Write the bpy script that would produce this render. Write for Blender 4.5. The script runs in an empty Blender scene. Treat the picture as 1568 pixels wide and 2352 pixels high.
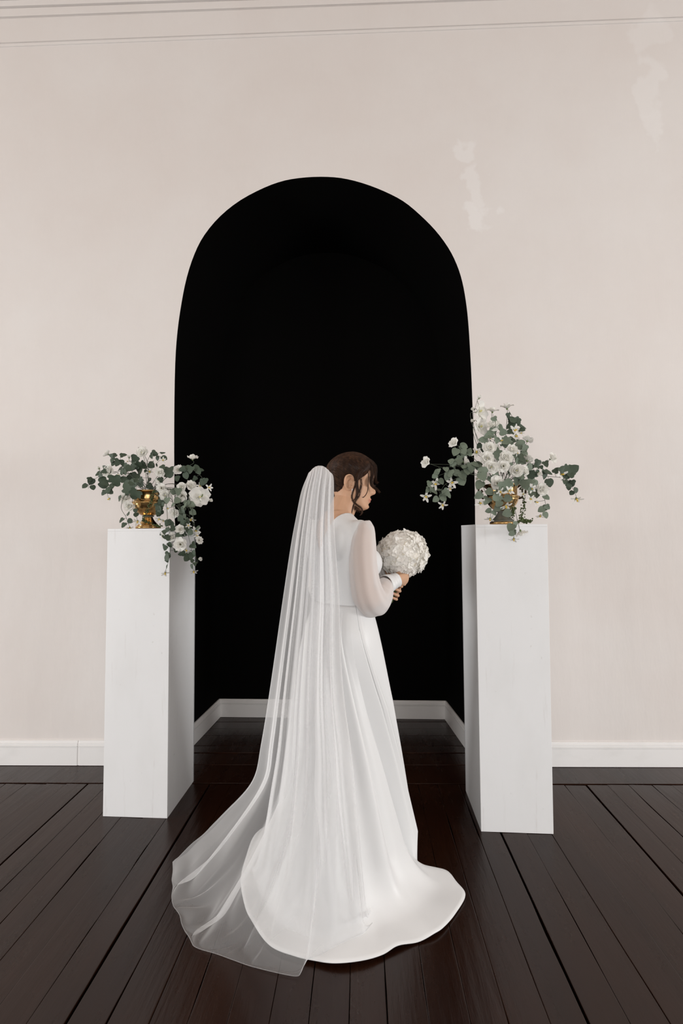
import bpy, bmesh, math, random
import numpy as np
from mathutils import Vector, Matrix
from mathutils.bvhtree import BVHTree

random.seed(7); rng = np.random.default_rng(7)
S = bpy.context.scene
COL = S.collection
PI = math.pi

# ------------------------------------------------------------------ camera
W_, H_, FP = 1568.0, 2352.0, 1100.0          # frame and focal length in pixels
CZ = 1.33                                    # eye height
def unit(v):
    v = np.asarray(v, float); return v / np.linalg.norm(v)
_d = unit([(832-784)/FP, -(1220-1176)/FP, -1.0])         # plank direction (+Y) seen by the lens
_h = np.array([1.0, 0.0075, 0.0])
_x = unit(_h - _h.dot(_d)*_d)
_z = np.cross(_x, _d)
RW = np.array([_x, _d, _z])                              # camera -> world
cam_d = bpy.data.cameras.new('camera'); cam = bpy.data.objects.new('camera', cam_d); COL.objects.link(cam)
cam_d.sensor_fit = 'VERTICAL'; cam_d.sensor_height = 36.0; cam_d.sensor_width = 24.0
cam_d.lens = FP / H_ * 36.0
cam_d.clip_start = 0.05
M4 = Matrix.Identity(4)
for i in range(3):
    for j in range(3): M4[i][j] = RW[i][j]
M4[2][3] = CZ
cam.matrix_world = M4
S.camera = cam

# ------------------------------------------------------------------ world, lights, exposure
world = bpy.data.worlds.new('world'); S.world = world; world.use_nodes = True
bgn = world.node_tree.nodes['Background']
bgn.inputs[0].default_value = (0.80, 0.87, 1.0, 1); bgn.inputs[1].default_value = 1.0
def area(name, loc, rot, sx, sy, power, col):
    l = bpy.data.lights.new(name, 'AREA'); l.shape = 'RECTANGLE'; l.size = sx; l.size_y = sy
    l.energy = power; l.color = col
    o = bpy.data.objects.new(name, l); COL.objects.link(o); o.location = loc; o.rotation_euler = rot
    return o
DAY = (1.0, 1.0, 0.995)
WP = 125.0
for wx in (-3.9, -1.5, 1.6, 4.0):
    area('window_and_fill_light', (wx, -7.1, 1.6), (PI/2, 0, 0), 1.7, 2.8, WP, DAY)
area('window_and_fill_light', (-6.4, -.6, 1.0), (PI/2, 0, -PI/2), 2.2, 1.7, 400, DAY)  # added fill lamp, no window here; lifts the right pedestal's inner side
area('window_and_fill_light', (6.1, -.6, 1.0), (PI/2, 0, PI/2), 2.2, 1.7, 400, DAY)  # matching added fill from the right, for the left pedestal's inner side
S.view_settings.view_transform = 'Standard'; S.view_settings.look = 'None'
S.view_settings.exposure = -0.82; S.view_settings.gamma = 1.0
S.view_settings.use_curve_mapping = False
S.cycles.transparent_max_bounces = 40
S.cycles.max_bounces = 10; S.cycles.diffuse_bounces = 5

# ------------------------------------------------------------------ helpers
def ray(px, py):
    return RW @ np.array([(px-784)/FP, -(py-1176)/FP, -1.0])
C0 = np.array([0, 0, CZ])
def at_y(px, py, Y):
    d = ray(px, py); return C0 + d*(Y/d[1])
def at_z(px, py, Z):
    d = ray(px, py); return C0 + d*((Z-CZ)/d[2])
def on_plane(px, py, p, n):
    d = ray(px, py); return C0 + d*(np.dot(np.asarray(p)-C0, n)/np.dot(d, n))
def proj(p):
    c = RW.T @ (np.asarray(p)-C0); return (784 - c[0]/c[2]*FP, 1176 + c[1]/c[2]*FP)

def thing(name, label, cat, loc=(0, 0, 0), group=None):
    o = bpy.data.objects.new(name, None); COL.objects.link(o); o.location = Vector([float(v) for v in loc])
    o.empty_display_size = 0.05
    o['label'] = label; o['category'] = cat
    if group: o['group'] = group
    return o
def base_of(o):
    v = Vector((0, 0, 0))
    while o is not None: v += o.location; o = o.parent
    return v
def mesh(name, V, F, mat=None, smooth=True):
    m = bpy.data.meshes.new(name)
    m.from_pydata([tuple(map(float, v)) for v in V], [], [tuple(map(int, f)) for f in F]); m.update()
    if mat: m.materials.append(mat)
    if smooth: m.polygons.foreach_set('use_smooth', [True]*len(m.polygons))
    return m
def obj(name, V, F, mat, parent=None, smooth=True, label=None, kind=None):
    """one mesh object; V in world coordinates"""
    V = np.asarray(V, float)
    if parent is not None: V = V - np.array(base_of(parent))
    o = bpy.data.objects.new(name, mesh(name, V, F, mat, smooth)); COL.objects.link(o)
    if parent is not None: o.parent = parent
    if label: o['label'] = label
    if kind: o['kind'] = kind
    return o
def inst(name, me, M, parent):
    """object sharing mesh data; M is a world matrix"""
    o = bpy.data.objects.new(name, me); COL.objects.link(o)
    o.parent = parent
    o.matrix_basis = parent_inv(parent) @ M
    return o
def parent_inv(p):
    A = Matrix.Identity(4); chain = []
    while p is not None: chain.append(p); p = p.parent
    for q in reversed(chain): A = A @ q.matrix_basis
    return A.inverted()
class MB:
    def __init__(s): s.V = []; s.F = []
    def add(s, V, F):
        o = len(s.V); s.V += [tuple(v) for v in V]; s.F += [tuple(i+o for i in f) for f in F]; return s
    def box(s, a, b):
        x0, y0, z0 = a; x1, y1, z1 = b
        return s.add([(x0,y0,z0),(x1,y0,z0),(x1,y1,z0),(x0,y1,z0),(x0,y0,z1),(x1,y0,z1),(x1,y1,z1),(x0,y1,z1)],
              [(0,3,2,1),(4,5,6,7),(0,1,5,4),(1,2,6,5),(2,3,7,6),(3,0,4,7)])
    def tube(s, P, R, n=8, cap=True, asp=None, ref=None):
        V, F = tube(P, R, n, cap, asp, ref); return s.add(V, F)
def frames(P, ref=None):
    P = np.asarray(P, float); n = len(P)
    T = np.gradient(P, axis=0); T /= (np.linalg.norm(T, axis=1)[:, None] + 1e-12)
    r = np.array(ref, float) if ref is not None else (np.array([0, 0, 1.0]) if abs(T[0][2]) < .9 else np.array([1.0, 0, 0]))
    N = np.zeros((n, 3)); a = r - r.dot(T[0])*T[0]; a /= np.linalg.norm(a)
    for i in range(n):
        a = a - a.dot(T[i])*T[i]; a /= (np.linalg.norm(a)+1e-12); N[i] = a
    return T, N, np.cross(T, N)
def tube(P, R, n=8, cap=True, asp=None, ref=None):
    P = np.asarray(P, float); R = np.broadcast_to(np.asarray(R, float), (len(P),))
    T, N, B = frames(P, ref)
    A = np.ones(len(P)) if asp is None else np.broadcast_to(np.asarray(asp, float), (len(P),))
    th = np.arange(n)*2*PI/n
    V = []; F = []
    for i in range(len(P)):
        for t in th: V.append(P[i] + R[i]*(N[i]*math.cos(t) + B[i]*math.sin(t)*A[i]))
    for i in range(len(P)-1):
        for k in range(n):
            a, b = i*n+k, i*n+(k+1) % n; F.append((a, b, b+n, a+n))
    if cap:
        V.append(P[0]-T[0]*R[0]*.5); c = len(V)-1
        for k in range(n): F.append((c, (k+1) % n, k))
        V.append(P[-1]+T[-1]*R[-1]*.5); c = len(V)-1; o = (len(P)-1)*n
        for k in range(n): F.append((c, o+k, o+(k+1) % n))
    return V, F
def cr(P, m, closed=False):
    """Catmull-Rom resampling of P (k x d) at m samples"""
    P = np.asarray(P, float); k = len(P)
    if P.ndim == 1: P = P[:, None]; flat = True
    else: flat = False
    u = np.linspace(0, k if closed else k-1, m, endpoint=not closed)
    i = np.floor(u).astype(int)
    if not closed: i = np.minimum(i, k-2)
    f = (u-i)[:, None]
    g = (lambda j: P[j % k]) if closed else (lambda j: P[np.clip(j, 0, k-1)])
    a, b, c, d = g(i-1), g(i), g(i+1), g(i+2)
    if not closed:
        a = np.where((i == 0)[:, None], 2*b-c, a); d = np.where((i+2 > k-1)[:, None], 2*c-b, d)
    r = .5*((2*b)+(-a+c)*f+(2*a-5*b+4*c-d)*f*f+(-a+3*b-3*c+d)*f**3)
    return r[:, 0] if flat else r
def grid_faces(nr, nc, closed=False):
    F = []
    for i in range(nr-1):
        for j in range(nc if closed else nc-1):
            k = (j+1) % nc; F.append((i*nc+j, i*nc+k, (i+1)*nc+k, (i+1)*nc+j))
    return F
def ellipsoid(c, ax, R=None, nu=20, nv=12):
    V = []; F = []; c = np.asarray(c, float)
    R = np.eye(3) if R is None else R
    for i in range(nv+1):
        p = PI*i/nv
        for j in range(nu):
            t = 2*PI*j/nu
            V.append(c + R @ (np.array([math.sin(p)*math.cos(t), math.sin(p)*math.sin(t), math.cos(p)])*ax))
    F = [tuple(reversed(f)) for f in grid_faces(nv+1, nu, True)]
    return V, F

# ------------------------------------------------------------------ materials
def mat(name, col, rough=.6, metal=0, spec=.5, noise=None, bump=None, var=None, sheen=0, sss=0, coat=0, trans=None):
    m = bpy.data.materials.new(name); m.use_nodes = True
    nt = m.node_tree; N = nt.nodes; L = nt.links
    b = N['Principled BSDF']
    b.inputs['Base Color'].default_value = (*col, 1); b.inputs['Roughness'].default_value = rough
    b.inputs['Metallic'].default_value = metal; b.inputs['Specular IOR Level'].default_value = spec
    b.inputs['Sheen Weight'].default_value = sheen; b.inputs['Coat Weight'].default_value = coat
    if sss:
        b.inputs['Subsurface Weight'].default_value = sss; b.inputs['Subsurface Radius'].default_value = (.012, .005, .003)
        b.inputs['Subsurface Scale'].default_value = 1.0
    tc = N.new('ShaderNodeTexCoord')
    def mapped(scale):
        mp = N.new('ShaderNodeMapping'); mp.inputs['Scale'].default_value = scale if hasattr(scale, '__len__') else (scale,)*3
        L.new(tc.outputs['Object'], mp.inputs['Vector']); return mp.outputs[0]
    if noise:                                     # (scale, colour2, lo, hi)
        n = N.new('ShaderNodeTexNoise'); n.inputs['Scale'].default_value = 1; n.inputs['Detail'].default_value = 6
        L.new(mapped(noise[0]), n.inputs['Vector'])
        r = N.new('ShaderNodeValToRGB'); r.color_ramp.elements[0].position = noise[2]; r.color_ramp.elements[1].position = noise[3]
        r.color_ramp.elements[0].color = (*col, 1); r.color_ramp.elements[1].color = (*noise[1], 1)
        L.new(n.outputs['Fac'], r.inputs[0]); L.new(r.outputs[0], b.inputs['Base Color'])
    if bump:                                      # (scale, strength, distance)
        n = N.new('ShaderNodeTexNoise'); n.inputs['Scale'].default_value = 1; n.inputs['Detail'].default_value = 5
        L.new(mapped(bump[0]), n.inputs['Vector'])
        bp = N.new('ShaderNodeBump'); bp.inputs['Strength'].default_value = bump[1]; bp.inputs['Distance'].default_value = bump[2]
        L.new(n.outputs['Fac'], bp.inputs['Height']); L.new(bp.outputs[0], b.inputs['Normal'])
    return m
def sheer(name, col, alpha, rough=.7, transl=.4, weave=None, dens=None):
    """woven sheer fabric: part of every square centimetre is open"""
    m = bpy.data.materials.new(name); m.use_nodes = True
    nt = m.node_tree; N = nt.nodes; L = nt.links
    for n in list(N): N.remove(n)
    out = N.new('ShaderNodeOutputMaterial'); mix = N.new('ShaderNodeMixShader'); tr = N.new('ShaderNodeBsdfTransparent')
    d = N.new('ShaderNodeBsdfDiffuse'); d.inputs[0].default_value = (*col, 1)
    t = N.new('ShaderNodeBsdfTranslucent'); t.inputs[0].default_value = (*col, 1)
    m2 = N.new('ShaderNodeMixShader'); m2.inputs[0].default_value = transl
    L.new(d.outputs[0], m2.inputs[1]); L.new(t.outputs[0], m2.inputs[2])
    mix.inputs[0].default_value = alpha
    L.new(tr.outputs[0], mix.inputs[1]); L.new(m2.outputs[0], mix.inputs[2]); L.new(mix.outputs[0], out.inputs[0])
    # a net seen at a slant shows more thread: 1-(1-a)^(1/cos)
    a_src = None
    if weave:
        tc = N.new('ShaderNodeTexCoord'); n = N.new('ShaderNodeTexNoise'); n.inputs['Scale'].default_value = weave[0]
        L.new(tc.outputs['Object'], n.inputs['Vector'])
        mr = N.new('ShaderNodeMapRange'); mr.inputs['To Min'].default_value = 1-alpha+weave[1]; mr.inputs['To Max'].default_value = 1-alpha-weave[1]
        mr.inputs['From Min'].default_value = .3; mr.inputs['From Max'].default_value = .7
        L.new(n.outputs['Fac'], mr.inputs['Value']); a_src = mr.outputs[0]
    ge = N.new('ShaderNodeNewGeometry'); dt = N.new('ShaderNodeVectorMath'); dt.operation = 'DOT_PRODUCT'
    L.new(ge.outputs['Normal'], dt.inputs[0]); L.new(ge.outputs['Incoming'], dt.inputs[1])
    ab = N.new('ShaderNodeMath'); ab.operation = 'ABSOLUTE'; L.new(dt.outputs['Value'], ab.inputs[0])
    mxx = N.new('ShaderNodeMath'); mxx.operation = 'MAXIMUM'; mxx.inputs[1].default_value = .14; L.new(ab.outputs[0], mxx.inputs[0])
    iv = N.new('ShaderNodeMath'); iv.operation = 'DIVIDE'; iv.inputs[0].default_value = 1; L.new(mxx.outputs[0], iv.inputs[1])
    pw = N.new('ShaderNodeMath'); pw.operation = 'POWER'; pw.inputs[0].default_value = 1-alpha
    if a_src is not None: L.new(a_src, pw.inputs[0])
    ex = iv.outputs[0]
    if dens:                                      # micro-gathers: threads per width, stored on the mesh
        an = N.new('ShaderNodeAttribute'); an.attribute_name = dens
        ml = N.new('ShaderNodeMath'); ml.operation = 'MULTIPLY'; L.new(iv.outputs[0], ml.inputs[0]); L.new(an.outputs['Fac'], ml.inputs[1]); ex = ml.outputs[0]
    L.new(ex, pw.inputs[1])
    om = N.new('ShaderNodeMath'); om.operation = 'SUBTRACT'; om.inputs[0].default_value = 1; L.new(pw.outputs[0], om.inputs[1])
    L.new(om.outputs[0], mix.inputs[0])
    return m
def thin(name, col, transl=.3, noise=None):
    """petal or leaf: diffuse with light coming through"""
    m = mat(name, col, .6, spec=.2, noise=noise); nt = m.node_tree; N = nt.nodes; L = nt.links; b = N['Principled BSDF']
    t = N.new('ShaderNodeBsdfTranslucent'); t.inputs[0].default_value = (*col, 1)
    if b.inputs['Base Color'].links: L.new(b.inputs['Base Color'].links[0].from_socket, t.inputs[0])
    mx = N.new('ShaderNodeMixShader'); mx.inputs[0].default_value = transl
    L.new(b.outputs[0], mx.inputs[1]); L.new(t.outputs[0], mx.inputs[2]); L.new(mx.outputs[0], N['Material Output'].inputs[0])
    return m

# ================================================================== SETTING
def wall_mat():
    m = mat('plaster', (.80, .755, .725), .85, spec=.2, bump=((5, 5, 1.6), .7, .012))
    nt = m.node_tree; N = nt.nodes; L = nt.links; b = N['Principled BSDF']
    tc = N.new('ShaderNodeTexCoord')
    # cloudy distemper
    n = N.new('ShaderNodeTexNoise'); n.inputs['Scale'].default_value = .9; n.inputs['Detail'].default_value = 7; n.inputs['Roughness'].default_value = .6
    L.new(tc.outputs['Object'], n.inputs['Vector'])
    r = N.new('ShaderNodeValToRGB'); r.color_ramp.elements[0].position = .35; r.color_ramp.elements[1].position = .68
    r.color_ramp.elements[0].color = (.690, .640, .612, 1); r.color_ramp.elements[1].color = (.725, .692, .672, 1)
    L.new(n.outputs['Fac'], r.inputs[0])
    last = r.outputs[0]
    # whiter filler patches of their own shape
    wn = N.new('ShaderNodeTexNoise'); wn.inputs['Scale'].default_value = 5; wn.inputs['Detail'].default_value = 5
    L.new(tc.outputs['Object'], wn.inputs['Vector'])
    sub = N.new('ShaderNodeVectorMath'); sub.operation = 'SUBTRACT'; sub.inputs[1].default_value = (.5, .5, .5)
    L.new(wn.outputs['Color'], sub.inputs[0])
    sc = N.new('ShaderNodeVectorMath'); sc.operation = 'SCALE'; sc.inputs['Scale'].default_value = .45
    L.new(sub.outputs[0], sc.inputs[0])
    ad = N.new('ShaderNodeVectorMath'); ad.operation = 'ADD'
    L.new(tc.outputs['Object'], ad.inputs[0]); L.new(sc.outputs[0], ad.inputs[1])
    for px, py, wx, wz, k in ((1068, 345, .075, .06, .6), (1092, 430, .06, .14, .6), (1092, 490, .10, .06, .75), (1500, 200, .07, .22, .55), (1497, 300, .06, .10, .6), (1490, 70, .08, .12, .4)):
        c = on_plane(px, py, WP0, WN)
        mp = N.new('ShaderNodeMapping'); mp.vector_type = 'TEXTURE'
        mp.inputs['Location'].default_value = tuple(c); mp.inputs['Scale'].default_value = (wx, 1, wz)
        L.new(ad.outputs[0], mp.inputs['Vector'])
        ln = N.new('ShaderNodeVectorMath'); ln.operation = 'LENGTH'; L.new(mp.outputs[0], ln.inputs[0])
        mr = N.new('ShaderNodeMapRange'); mr.inputs['From Min'].default_value = 1.15; mr.inputs['From Max'].default_value = .75
        mr.inputs['To Min'].default_value = 0; mr.inputs['To Max'].default_value = k
        L.new(ln.outputs['Value'], mr.inputs['Value'])
        mx = N.new('ShaderNodeMix'); mx.data_type = 'RGBA'; mx.inputs['B'].default_value = (.775, .752, .738, 1)
        L.new(mr.outputs[0], mx.inputs['Factor']); L.new(last, mx.inputs['A']); last = mx.outputs['Result']
    L.new(last, b.inputs['Base Color'])
    return m
# wall plane through two measured floor points
_a = at_z(0, 1755.5, 0); _b = at_z(1568, 1760, 0)
WP0 = _a; WD = unit(_b-_a); WN = np.array([WD[1], -WD[0], 0])    # normal towards the camera
CEIL = 4.62
def wl(s, z, off=0.0): return WP0 + WD*s + np.array([0, 0, z]) + WN*off
def wall_s(px, py):
    p = on_plane(px, py, WP0, WN); return float(np.dot(p-WP0, WD)), float(p[2])
M_wall = wall_mat()
M_black = mat('black_paint', (.0016, .0014, .0013), .9, spec=.06, bump=((8, 8, 3), .3, .004))
M_white = mat('white_gloss', (.80, .79, .785), .4, bump=((9, 9, 9), .15, .002), noise=((6, 6, 10), (.74, .73, .72), .55, .8))
M_ceil = mat('ceiling_paint', (.66, .57, .50), .9)
ARCH = [(402, 1205), (400, 1080), (400, 960), (402, 840), (407, 765), (416, 700), (428, 640), (445, 587), (467, 543), (502, 500), (547, 463), (600, 434), (648, 416),
        (695, 408), (745, 406), (790, 410), (840, 423), (890, 443), (930, 465), (968, 497), (1002, 532), (1031, 572), (1050, 611), (1062, 650), (1070, 695),
        (1075, 740), (1079, 800), (1083, 880), (1087, 1000), (1090, 1120), (1091, 1205)]
arch = np.array([wall_s(*p) for p in ARCH])
arch = cr(arch, 90)
sL, sR = arch[0][0], arch[-1][0]
outline = [(sL, 0)] + [tuple(a) for a in arch] + [(sR, 0)]
s0, s1 = -4.6, float(wall_s(1568, 1700)[0]) + 4.6
poly = [wl(s0, 0)] + [wl(*p) for p in outline] + [wl(s1, 0), wl(s1, CEIL), wl(s0, CEIL)]
n_ = len(poly)
front = obj('wall_back', poly, [tuple(range(n_))], M_wall, smooth=False, kind='structure')
# alcove: splayed black reveal, vault and back wall
bl = at_z(503, 1645.5, 0); br = at_z(1025, 1651, 0)
def alc(s, z, k):
    """k=0 wall face, k=1 back of the alcove"""
    f = wl(s, z)
    u = (s-sL)/(sR-sL)
    g = bl + (br-bl)*u; g = np.array([g[0], g[1], z*.985])
    return f*(1-k) + g*k
nk = 6
V = []
for k in range(nk+1):
    for p in outline: V.append(alc(p[0], p[1], k/nk))
nc = len(outline)
side = obj('wall_alcove', V, grid_faces(nk+1, nc), M_black, kind='structure')
obj('wall_alcove_back', [alc(p[0], p[1], 1) for p in outline], [tuple(range(nc))], M_black, smooth=False, kind='structure')
# rest of the room
xl, xr, yb = -3.6, 3.7, -7.2
wlp, wrp = wl(s0, 0), wl(s1, 0)
def wallbox(name, a, b, m): obj(name, MBX(a, b)[0], MBX(a, b)[1], m, smooth=False, kind='structure')
def MBX(a, b):
    k = MB().box(a, b); return k.V, k.F
M_room = mat('room_paint', (.78, .745, .715), .9)
wallbox('ceiling', (wlp[0]-.3, yb, CEIL), (wrp[0]+.3, 3.9, CEIL+.1), M_ceil)
wallbox('wall_left', (wlp[0]-.12, yb, 0), (wlp[0], wlp[1]+.05, CEIL), M_room)
wallbox('wall_right', (wrp[0], yb, 0), (wrp[0]+.12, wrp[1]+.05, CEIL), M_room)
wallbox('wall_rear', (wlp[0]-.12, yb-.12, 0), (wrp[0]+.12, yb, CEIL), M_room)
# cornice: stepped plaster band; lower bead lines follow the two measured ledges
def ledge(pl, pr):
    a = wall_s(*pl); b = wall_s(*pr)
    k = (b[1]-a[1])/(b[0]-a[0]); return lambda s: a[1]+k*(s-a[0])
z1, z2 = ledge((0, 103), (1568, 43)), ledge((0, 46), (1150, 3))
z3, z4 = ledge((0, 26), (700, 2)), ledge((0, 12), (330, 1))
V = []; F = []
prof = [(z1, -.018, 0), (z1, -.017, .006), (z1, -.0065, .0075), (z1, -.006, .0008), (z1, .004, .0008), (z1, .0045, .009), (z2, -.0065, .010), (z2, -.006, .002), (z2, .004, .002), (z2, .0045, .015),
        (z3, -.0045, .017), (z3, -.004, .007), (z3, .004, .007), (z3, .0045, .024), (z4, -.004, .028), (z4, -.0035, .014), (z4, .004, .014), (z4, .0045, .05), (z4, .1, .14), (z4, .16, .2)]
for s in (s0, s1):
    for f, dz, off in prof: V.append(wl(s, f(s)+dz, off))
m_ = len(prof)
for i in range(m_-1): F.append((i, i+m_, i+m_+1, i+1))
obj('trim_1', V, F, M_wall, smooth=False, kind='structure')
# baseboards
def baseboard(name, P, Q, h, n, ends=True, joint=None):
    """extruded moulded board from P to Q on the floor, standing off along n"""
    P = np.asarray(P); Q = np.asarray(Q); n = np.asarray(n)
    prof = [(0, 0), (0, .016), (h*.72, .016), (h*.735, .012), (h*.75, .017), (h*.80, .018), (h*.815, .014), (h*.83, .015), (h*.90, .0145), (h*.92, .011), (h*.97, .010), (h, .006), (h, 0)]
    V = []; F = []
    ts = [0, 1] if joint is None else [0, joint-.001, joint, joint+.001, 1]
    for i, t in enumerate(ts):
        for z, o in prof:
            oo = o - (.004 if (joint is not None and i == 2 and o > .002) else 0)
            V.append(P+(Q-P)*t + n*oo + np.array([0, 0, z+.002]))
    m = len(prof)
    for a in range(len(ts)-1):
        for i in range(m-1): F.append((a*m+i, (a+1)*m+i, (a+1)*m+i+1, a*m+i+1))
    if ends: F += [tuple(range(m)), tuple(reversed(range((len(ts)-1)*m, len(ts)*m)))]
    return obj(name, V, F, M_white, smooth=False, kind='structure')
hb = wall_s(100, 1700)[1]
jj = wall_s(182, 1750)[0]
baseboard('baseboard_left', wl(s0, 0), wl(sL-.01, 0), hb, WN, joint=(jj-s0)/(sL-.01-s0))
baseboard('baseboard_right', wl(sR+.01, 0), wl(s1, 0), wall_s(1450, 1704)[1], WN)
def inward(a, b, c):
    d = unit(b-a); n = np.array([d[1], -d[0], 0]); return n if np.dot(c-a, n) > 0 else -n
cen = (wl(sL, 0)+wl(sR, 0)+bl+br)/4
hb2 = .125
baseboard('baseboard_alcove_left', wl(sL, 0), bl, hb2, inward(wl(sL, 0), bl, cen))
baseboard('baseboard_alcove_right', wl(sR, 0), br, hb2, inward(wl(sR, 0), br, cen))
baseboard('baseboard_alcove_back', bl, br, hb2, inward(bl, br, cen))
# ---- floor
def floor_mat():
    m = bpy.data.materials.new('brown_floor_paint'); m.use_nodes = True
    nt = m.node_tree; N = nt.nodes; L = nt.links; b = N['Principled BSDF']
    tc = N.new('ShaderNodeTexCoord')
    def noise(scale, detail=6, rough=.55):
        mp = N.new('ShaderNodeMapping'); mp.inputs['Scale'].default_value = scale
        L.new(tc.outputs['Object'], mp.inputs['Vector'])
        n = N.new('ShaderNodeTexNoise'); n.inputs['Scale'].default_value = 1; n.inputs['Detail'].default_value = detail; n.inputs['Roughness'].default_value = rough
        L.new(mp.outputs[0], n.inputs['Vector']); return n.outputs['Fac']
    def ramp(fac, p0, c0, p1, c1):
        r = N.new('ShaderNodeValToRGB'); e = r.color_ramp.elements
        e[0].position = p0; e[1].position = p1; e[0].color = (*c0, 1); e[1].color = (*c1, 1)
        L.new(fac, r.inputs[0]); return r.outputs[0]
    base = ramp(noise((5, 1.2, 5)), .35, (.0150, .0046, .0020), .7, (.0265, .0092, .0042))
    worn = ramp(noise((60, 4, 20), 8, .7), .60, (0, 0, 0), .70, (1, 1, 1))
    mx = N.new('ShaderNodeMix'); mx.data_type = 'RGBA'; mx.inputs['B'].default_value = (.035, .019, .013, 1)
    mm = N.new('ShaderNodeMath'); mm.operation = 'MULTIPLY'; mm.inputs[1].default_value = .35
    L.new(worn, mm.inputs[0]); L.new(mm.outputs[0], mx.inputs['Factor']); L.new(base, mx.inputs['A']); L.new(mx.outputs['Result'], b.inputs['Base Color'])
    rr = N.new('ShaderNodeMapRange'); rr.inputs['To Min'].default_value = .12; rr.inputs['To Max'].default_value = .40
    L.new(noise((9, 2.5, 9), 6, .65), rr.inputs['Value']); L.new(rr.outputs[0], b.inputs['Roughness'])
    b.inputs['Specular IOR Level'].default_value = .37
    bp = N.new('ShaderNodeBump'); bp.inputs['Strength'].default_value = .35; bp.inputs['Distance'].default_value = .0035
    L.new(noise((34, 4, 20), 8, .62), bp.inputs['Height'])
    bp2 = N.new('ShaderNodeBump'); bp2.inputs['Strength'].default_value = .25; bp2.inputs['Distance'].default_value = .006
    L.new(noise((12, 1.5, 8), 2), bp2.inputs['Height']); L.new(bp.outputs[0], bp2.inputs['Normal']); L.new(bp2.outputs[0], b.inputs['Normal'])
    return m
M_floor = floor_mat()
M_gap = mat('floor_gap', (.004, .003, .0025), .9, spec=.1)
fk = MB().box((wlp[0]-.1, yb, -.08), (wrp[0]+.1, 4.3, -.022))
floor = obj('floor', fk.V, fk.F, M_gap, smooth=False, kind='structure')
def plank(P, Q, wdir, e0, e1, wob=.0017, nseg=48, bevel=.0014):
    """board whose long axis runs P->Q; e0,e1 = offsets of its two edges along wdir"""
    P = np.asarray(P, float); Q = np.asarray(Q, float); w = np.asarray(wdir, float)
    g0 = cr(rng.normal(-.0004, wob, 18), nseg+1); g1 = cr(rng.normal(-.0004, wob, 18), nseg+1)
    hz = rng.normal(0, .0008); tz = rng.normal(0, .0012); cup = abs(rng.normal(0, .0008))
    V = []; F = []; m = 8
    for i in range(nseg+1):
        c = P+(Q-P)*(i/nseg)
        a, b = e0+max(0, g0[i]), e1-max(0, g1[i]); mid = (a+b)/2
        for x, z in ((a, -.022), (a, -bevel), (a+bevel*.35, -bevel*.3), (a+bevel*1.6, 0), (b-bevel*1.6, 0), (b-bevel*.35, -bevel*.3), (b, -bevel), (b, -.022)):
            zz = z+hz+tz*(x-mid)/.055*.5 - cup*(1-((x-mid)/(b-a)*2)**2)
            V.append(c+w*x+np.array([0, 0, zz if z > -.02 else z]))
    for i in range(nseg):
        for k in range(m-1): F.append((i*m+k, i*m+k+1, (i+1)*m+k+1, (i+1)*m+k))
    F += [tuple(range(m)), tuple(reversed(range(nseg*m, (nseg+1)*m)))]
    return V, F
thr = [at_z(0, 1800, 0), at_z(1568, 1803, 0)]
edges = [at_z(x, 1805, 0)[0] for x in (7, 54, 101, 148, 197)]
redges = [at_z(x, 1805, 0)[0] for x in (1298, 1348, 1396, 1444, 1499, 1544)]
mid = list(np.linspace(edges[-1], redges[0], 24))[1:-1]
mid = [m + rng.normal(0, .004) for m in mid]
edges = list(np.arange(edges[0]-.11*24, edges[0]-.05, .11)) + edges + mid + redges + list(np.arange(redges[-1]+.11, redges[-1]+.11*24, .11))
big = {round(edges[i], 4) for i in range(len(edges)) if i % 5 == 2}
gapw = {i: max(.0001, rng.gamma(1.0, .0003)) for i in range(len(edges))}
for i, e in enumerate(edges):          # the wide dark joints of the photograph
    if abs(e-at_z(197, 1805, 0)[0]) < .02: gapw[i] = .0038
    if abs(e-at_z(1348, 1805, 0)[0]) < .02: gapw[i] = .0045
    if abs(e-at_z(1154, 1913, 0)[0]) < .03: gapw[i] = .0042
    if abs(e-at_z(394, 1947, 0)[0]) < .04: gapw[i] = .004
def thr_y(x): return thr[0][1]+(thr[1][1]-thr[0][1])*(x-thr[0][0])/(thr[1][0]-thr[0][0])
for i in range(len(edges)-1):
    a, b = edges[i]+gapw[i], edges[i+1]-gapw[i+1]
    ye = thr_y((a+b)/2)-.002
    V, F = plank((0, -.6, 0), (0, ye, 0), (1, 0, 0), a, b)
    obj('plank', V, F, M_floor, floor, smooth=False)
# cross boards: threshold along the wall and the alcove floor
def cross(pyL, pyR, x0, x1, nearpx, farpx):
    pass
cuts = [1800, 1757, 1729, 1713, 1690, 1674, 1658, 1640]
ys = [at_z(750, c, 0)[1] for c in cuts]
slope = (thr[1][1]-thr[0][1])/(thr[1][0]-thr[0][0])
wv = unit([1, slope, 0]); nv = np.array([-wv[1], wv[0], 0])
ref0 = np.array([at_z(750, 1800, 0)[0], ys[0], 0])
for i in range(len(ys)-1):
    if i == 0: x0, x1 = edges[0], edges[-1]
    else: x0, x1 = -1.25, 1.2
    V, F = plank(ref0+wv*(x0-ref0[0]), ref0+wv*(x1-ref0[0]), nv, ys[i]-ys[0]+.0012, ys[i+1]-ys[0]-.0012, nseg=40)
    obj('plank', V, F, M_floor, floor, smooth=False, label='wide dark floor board running along the wall' if i == 0 else 'dark alcove floor board running crosswise')

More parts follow.
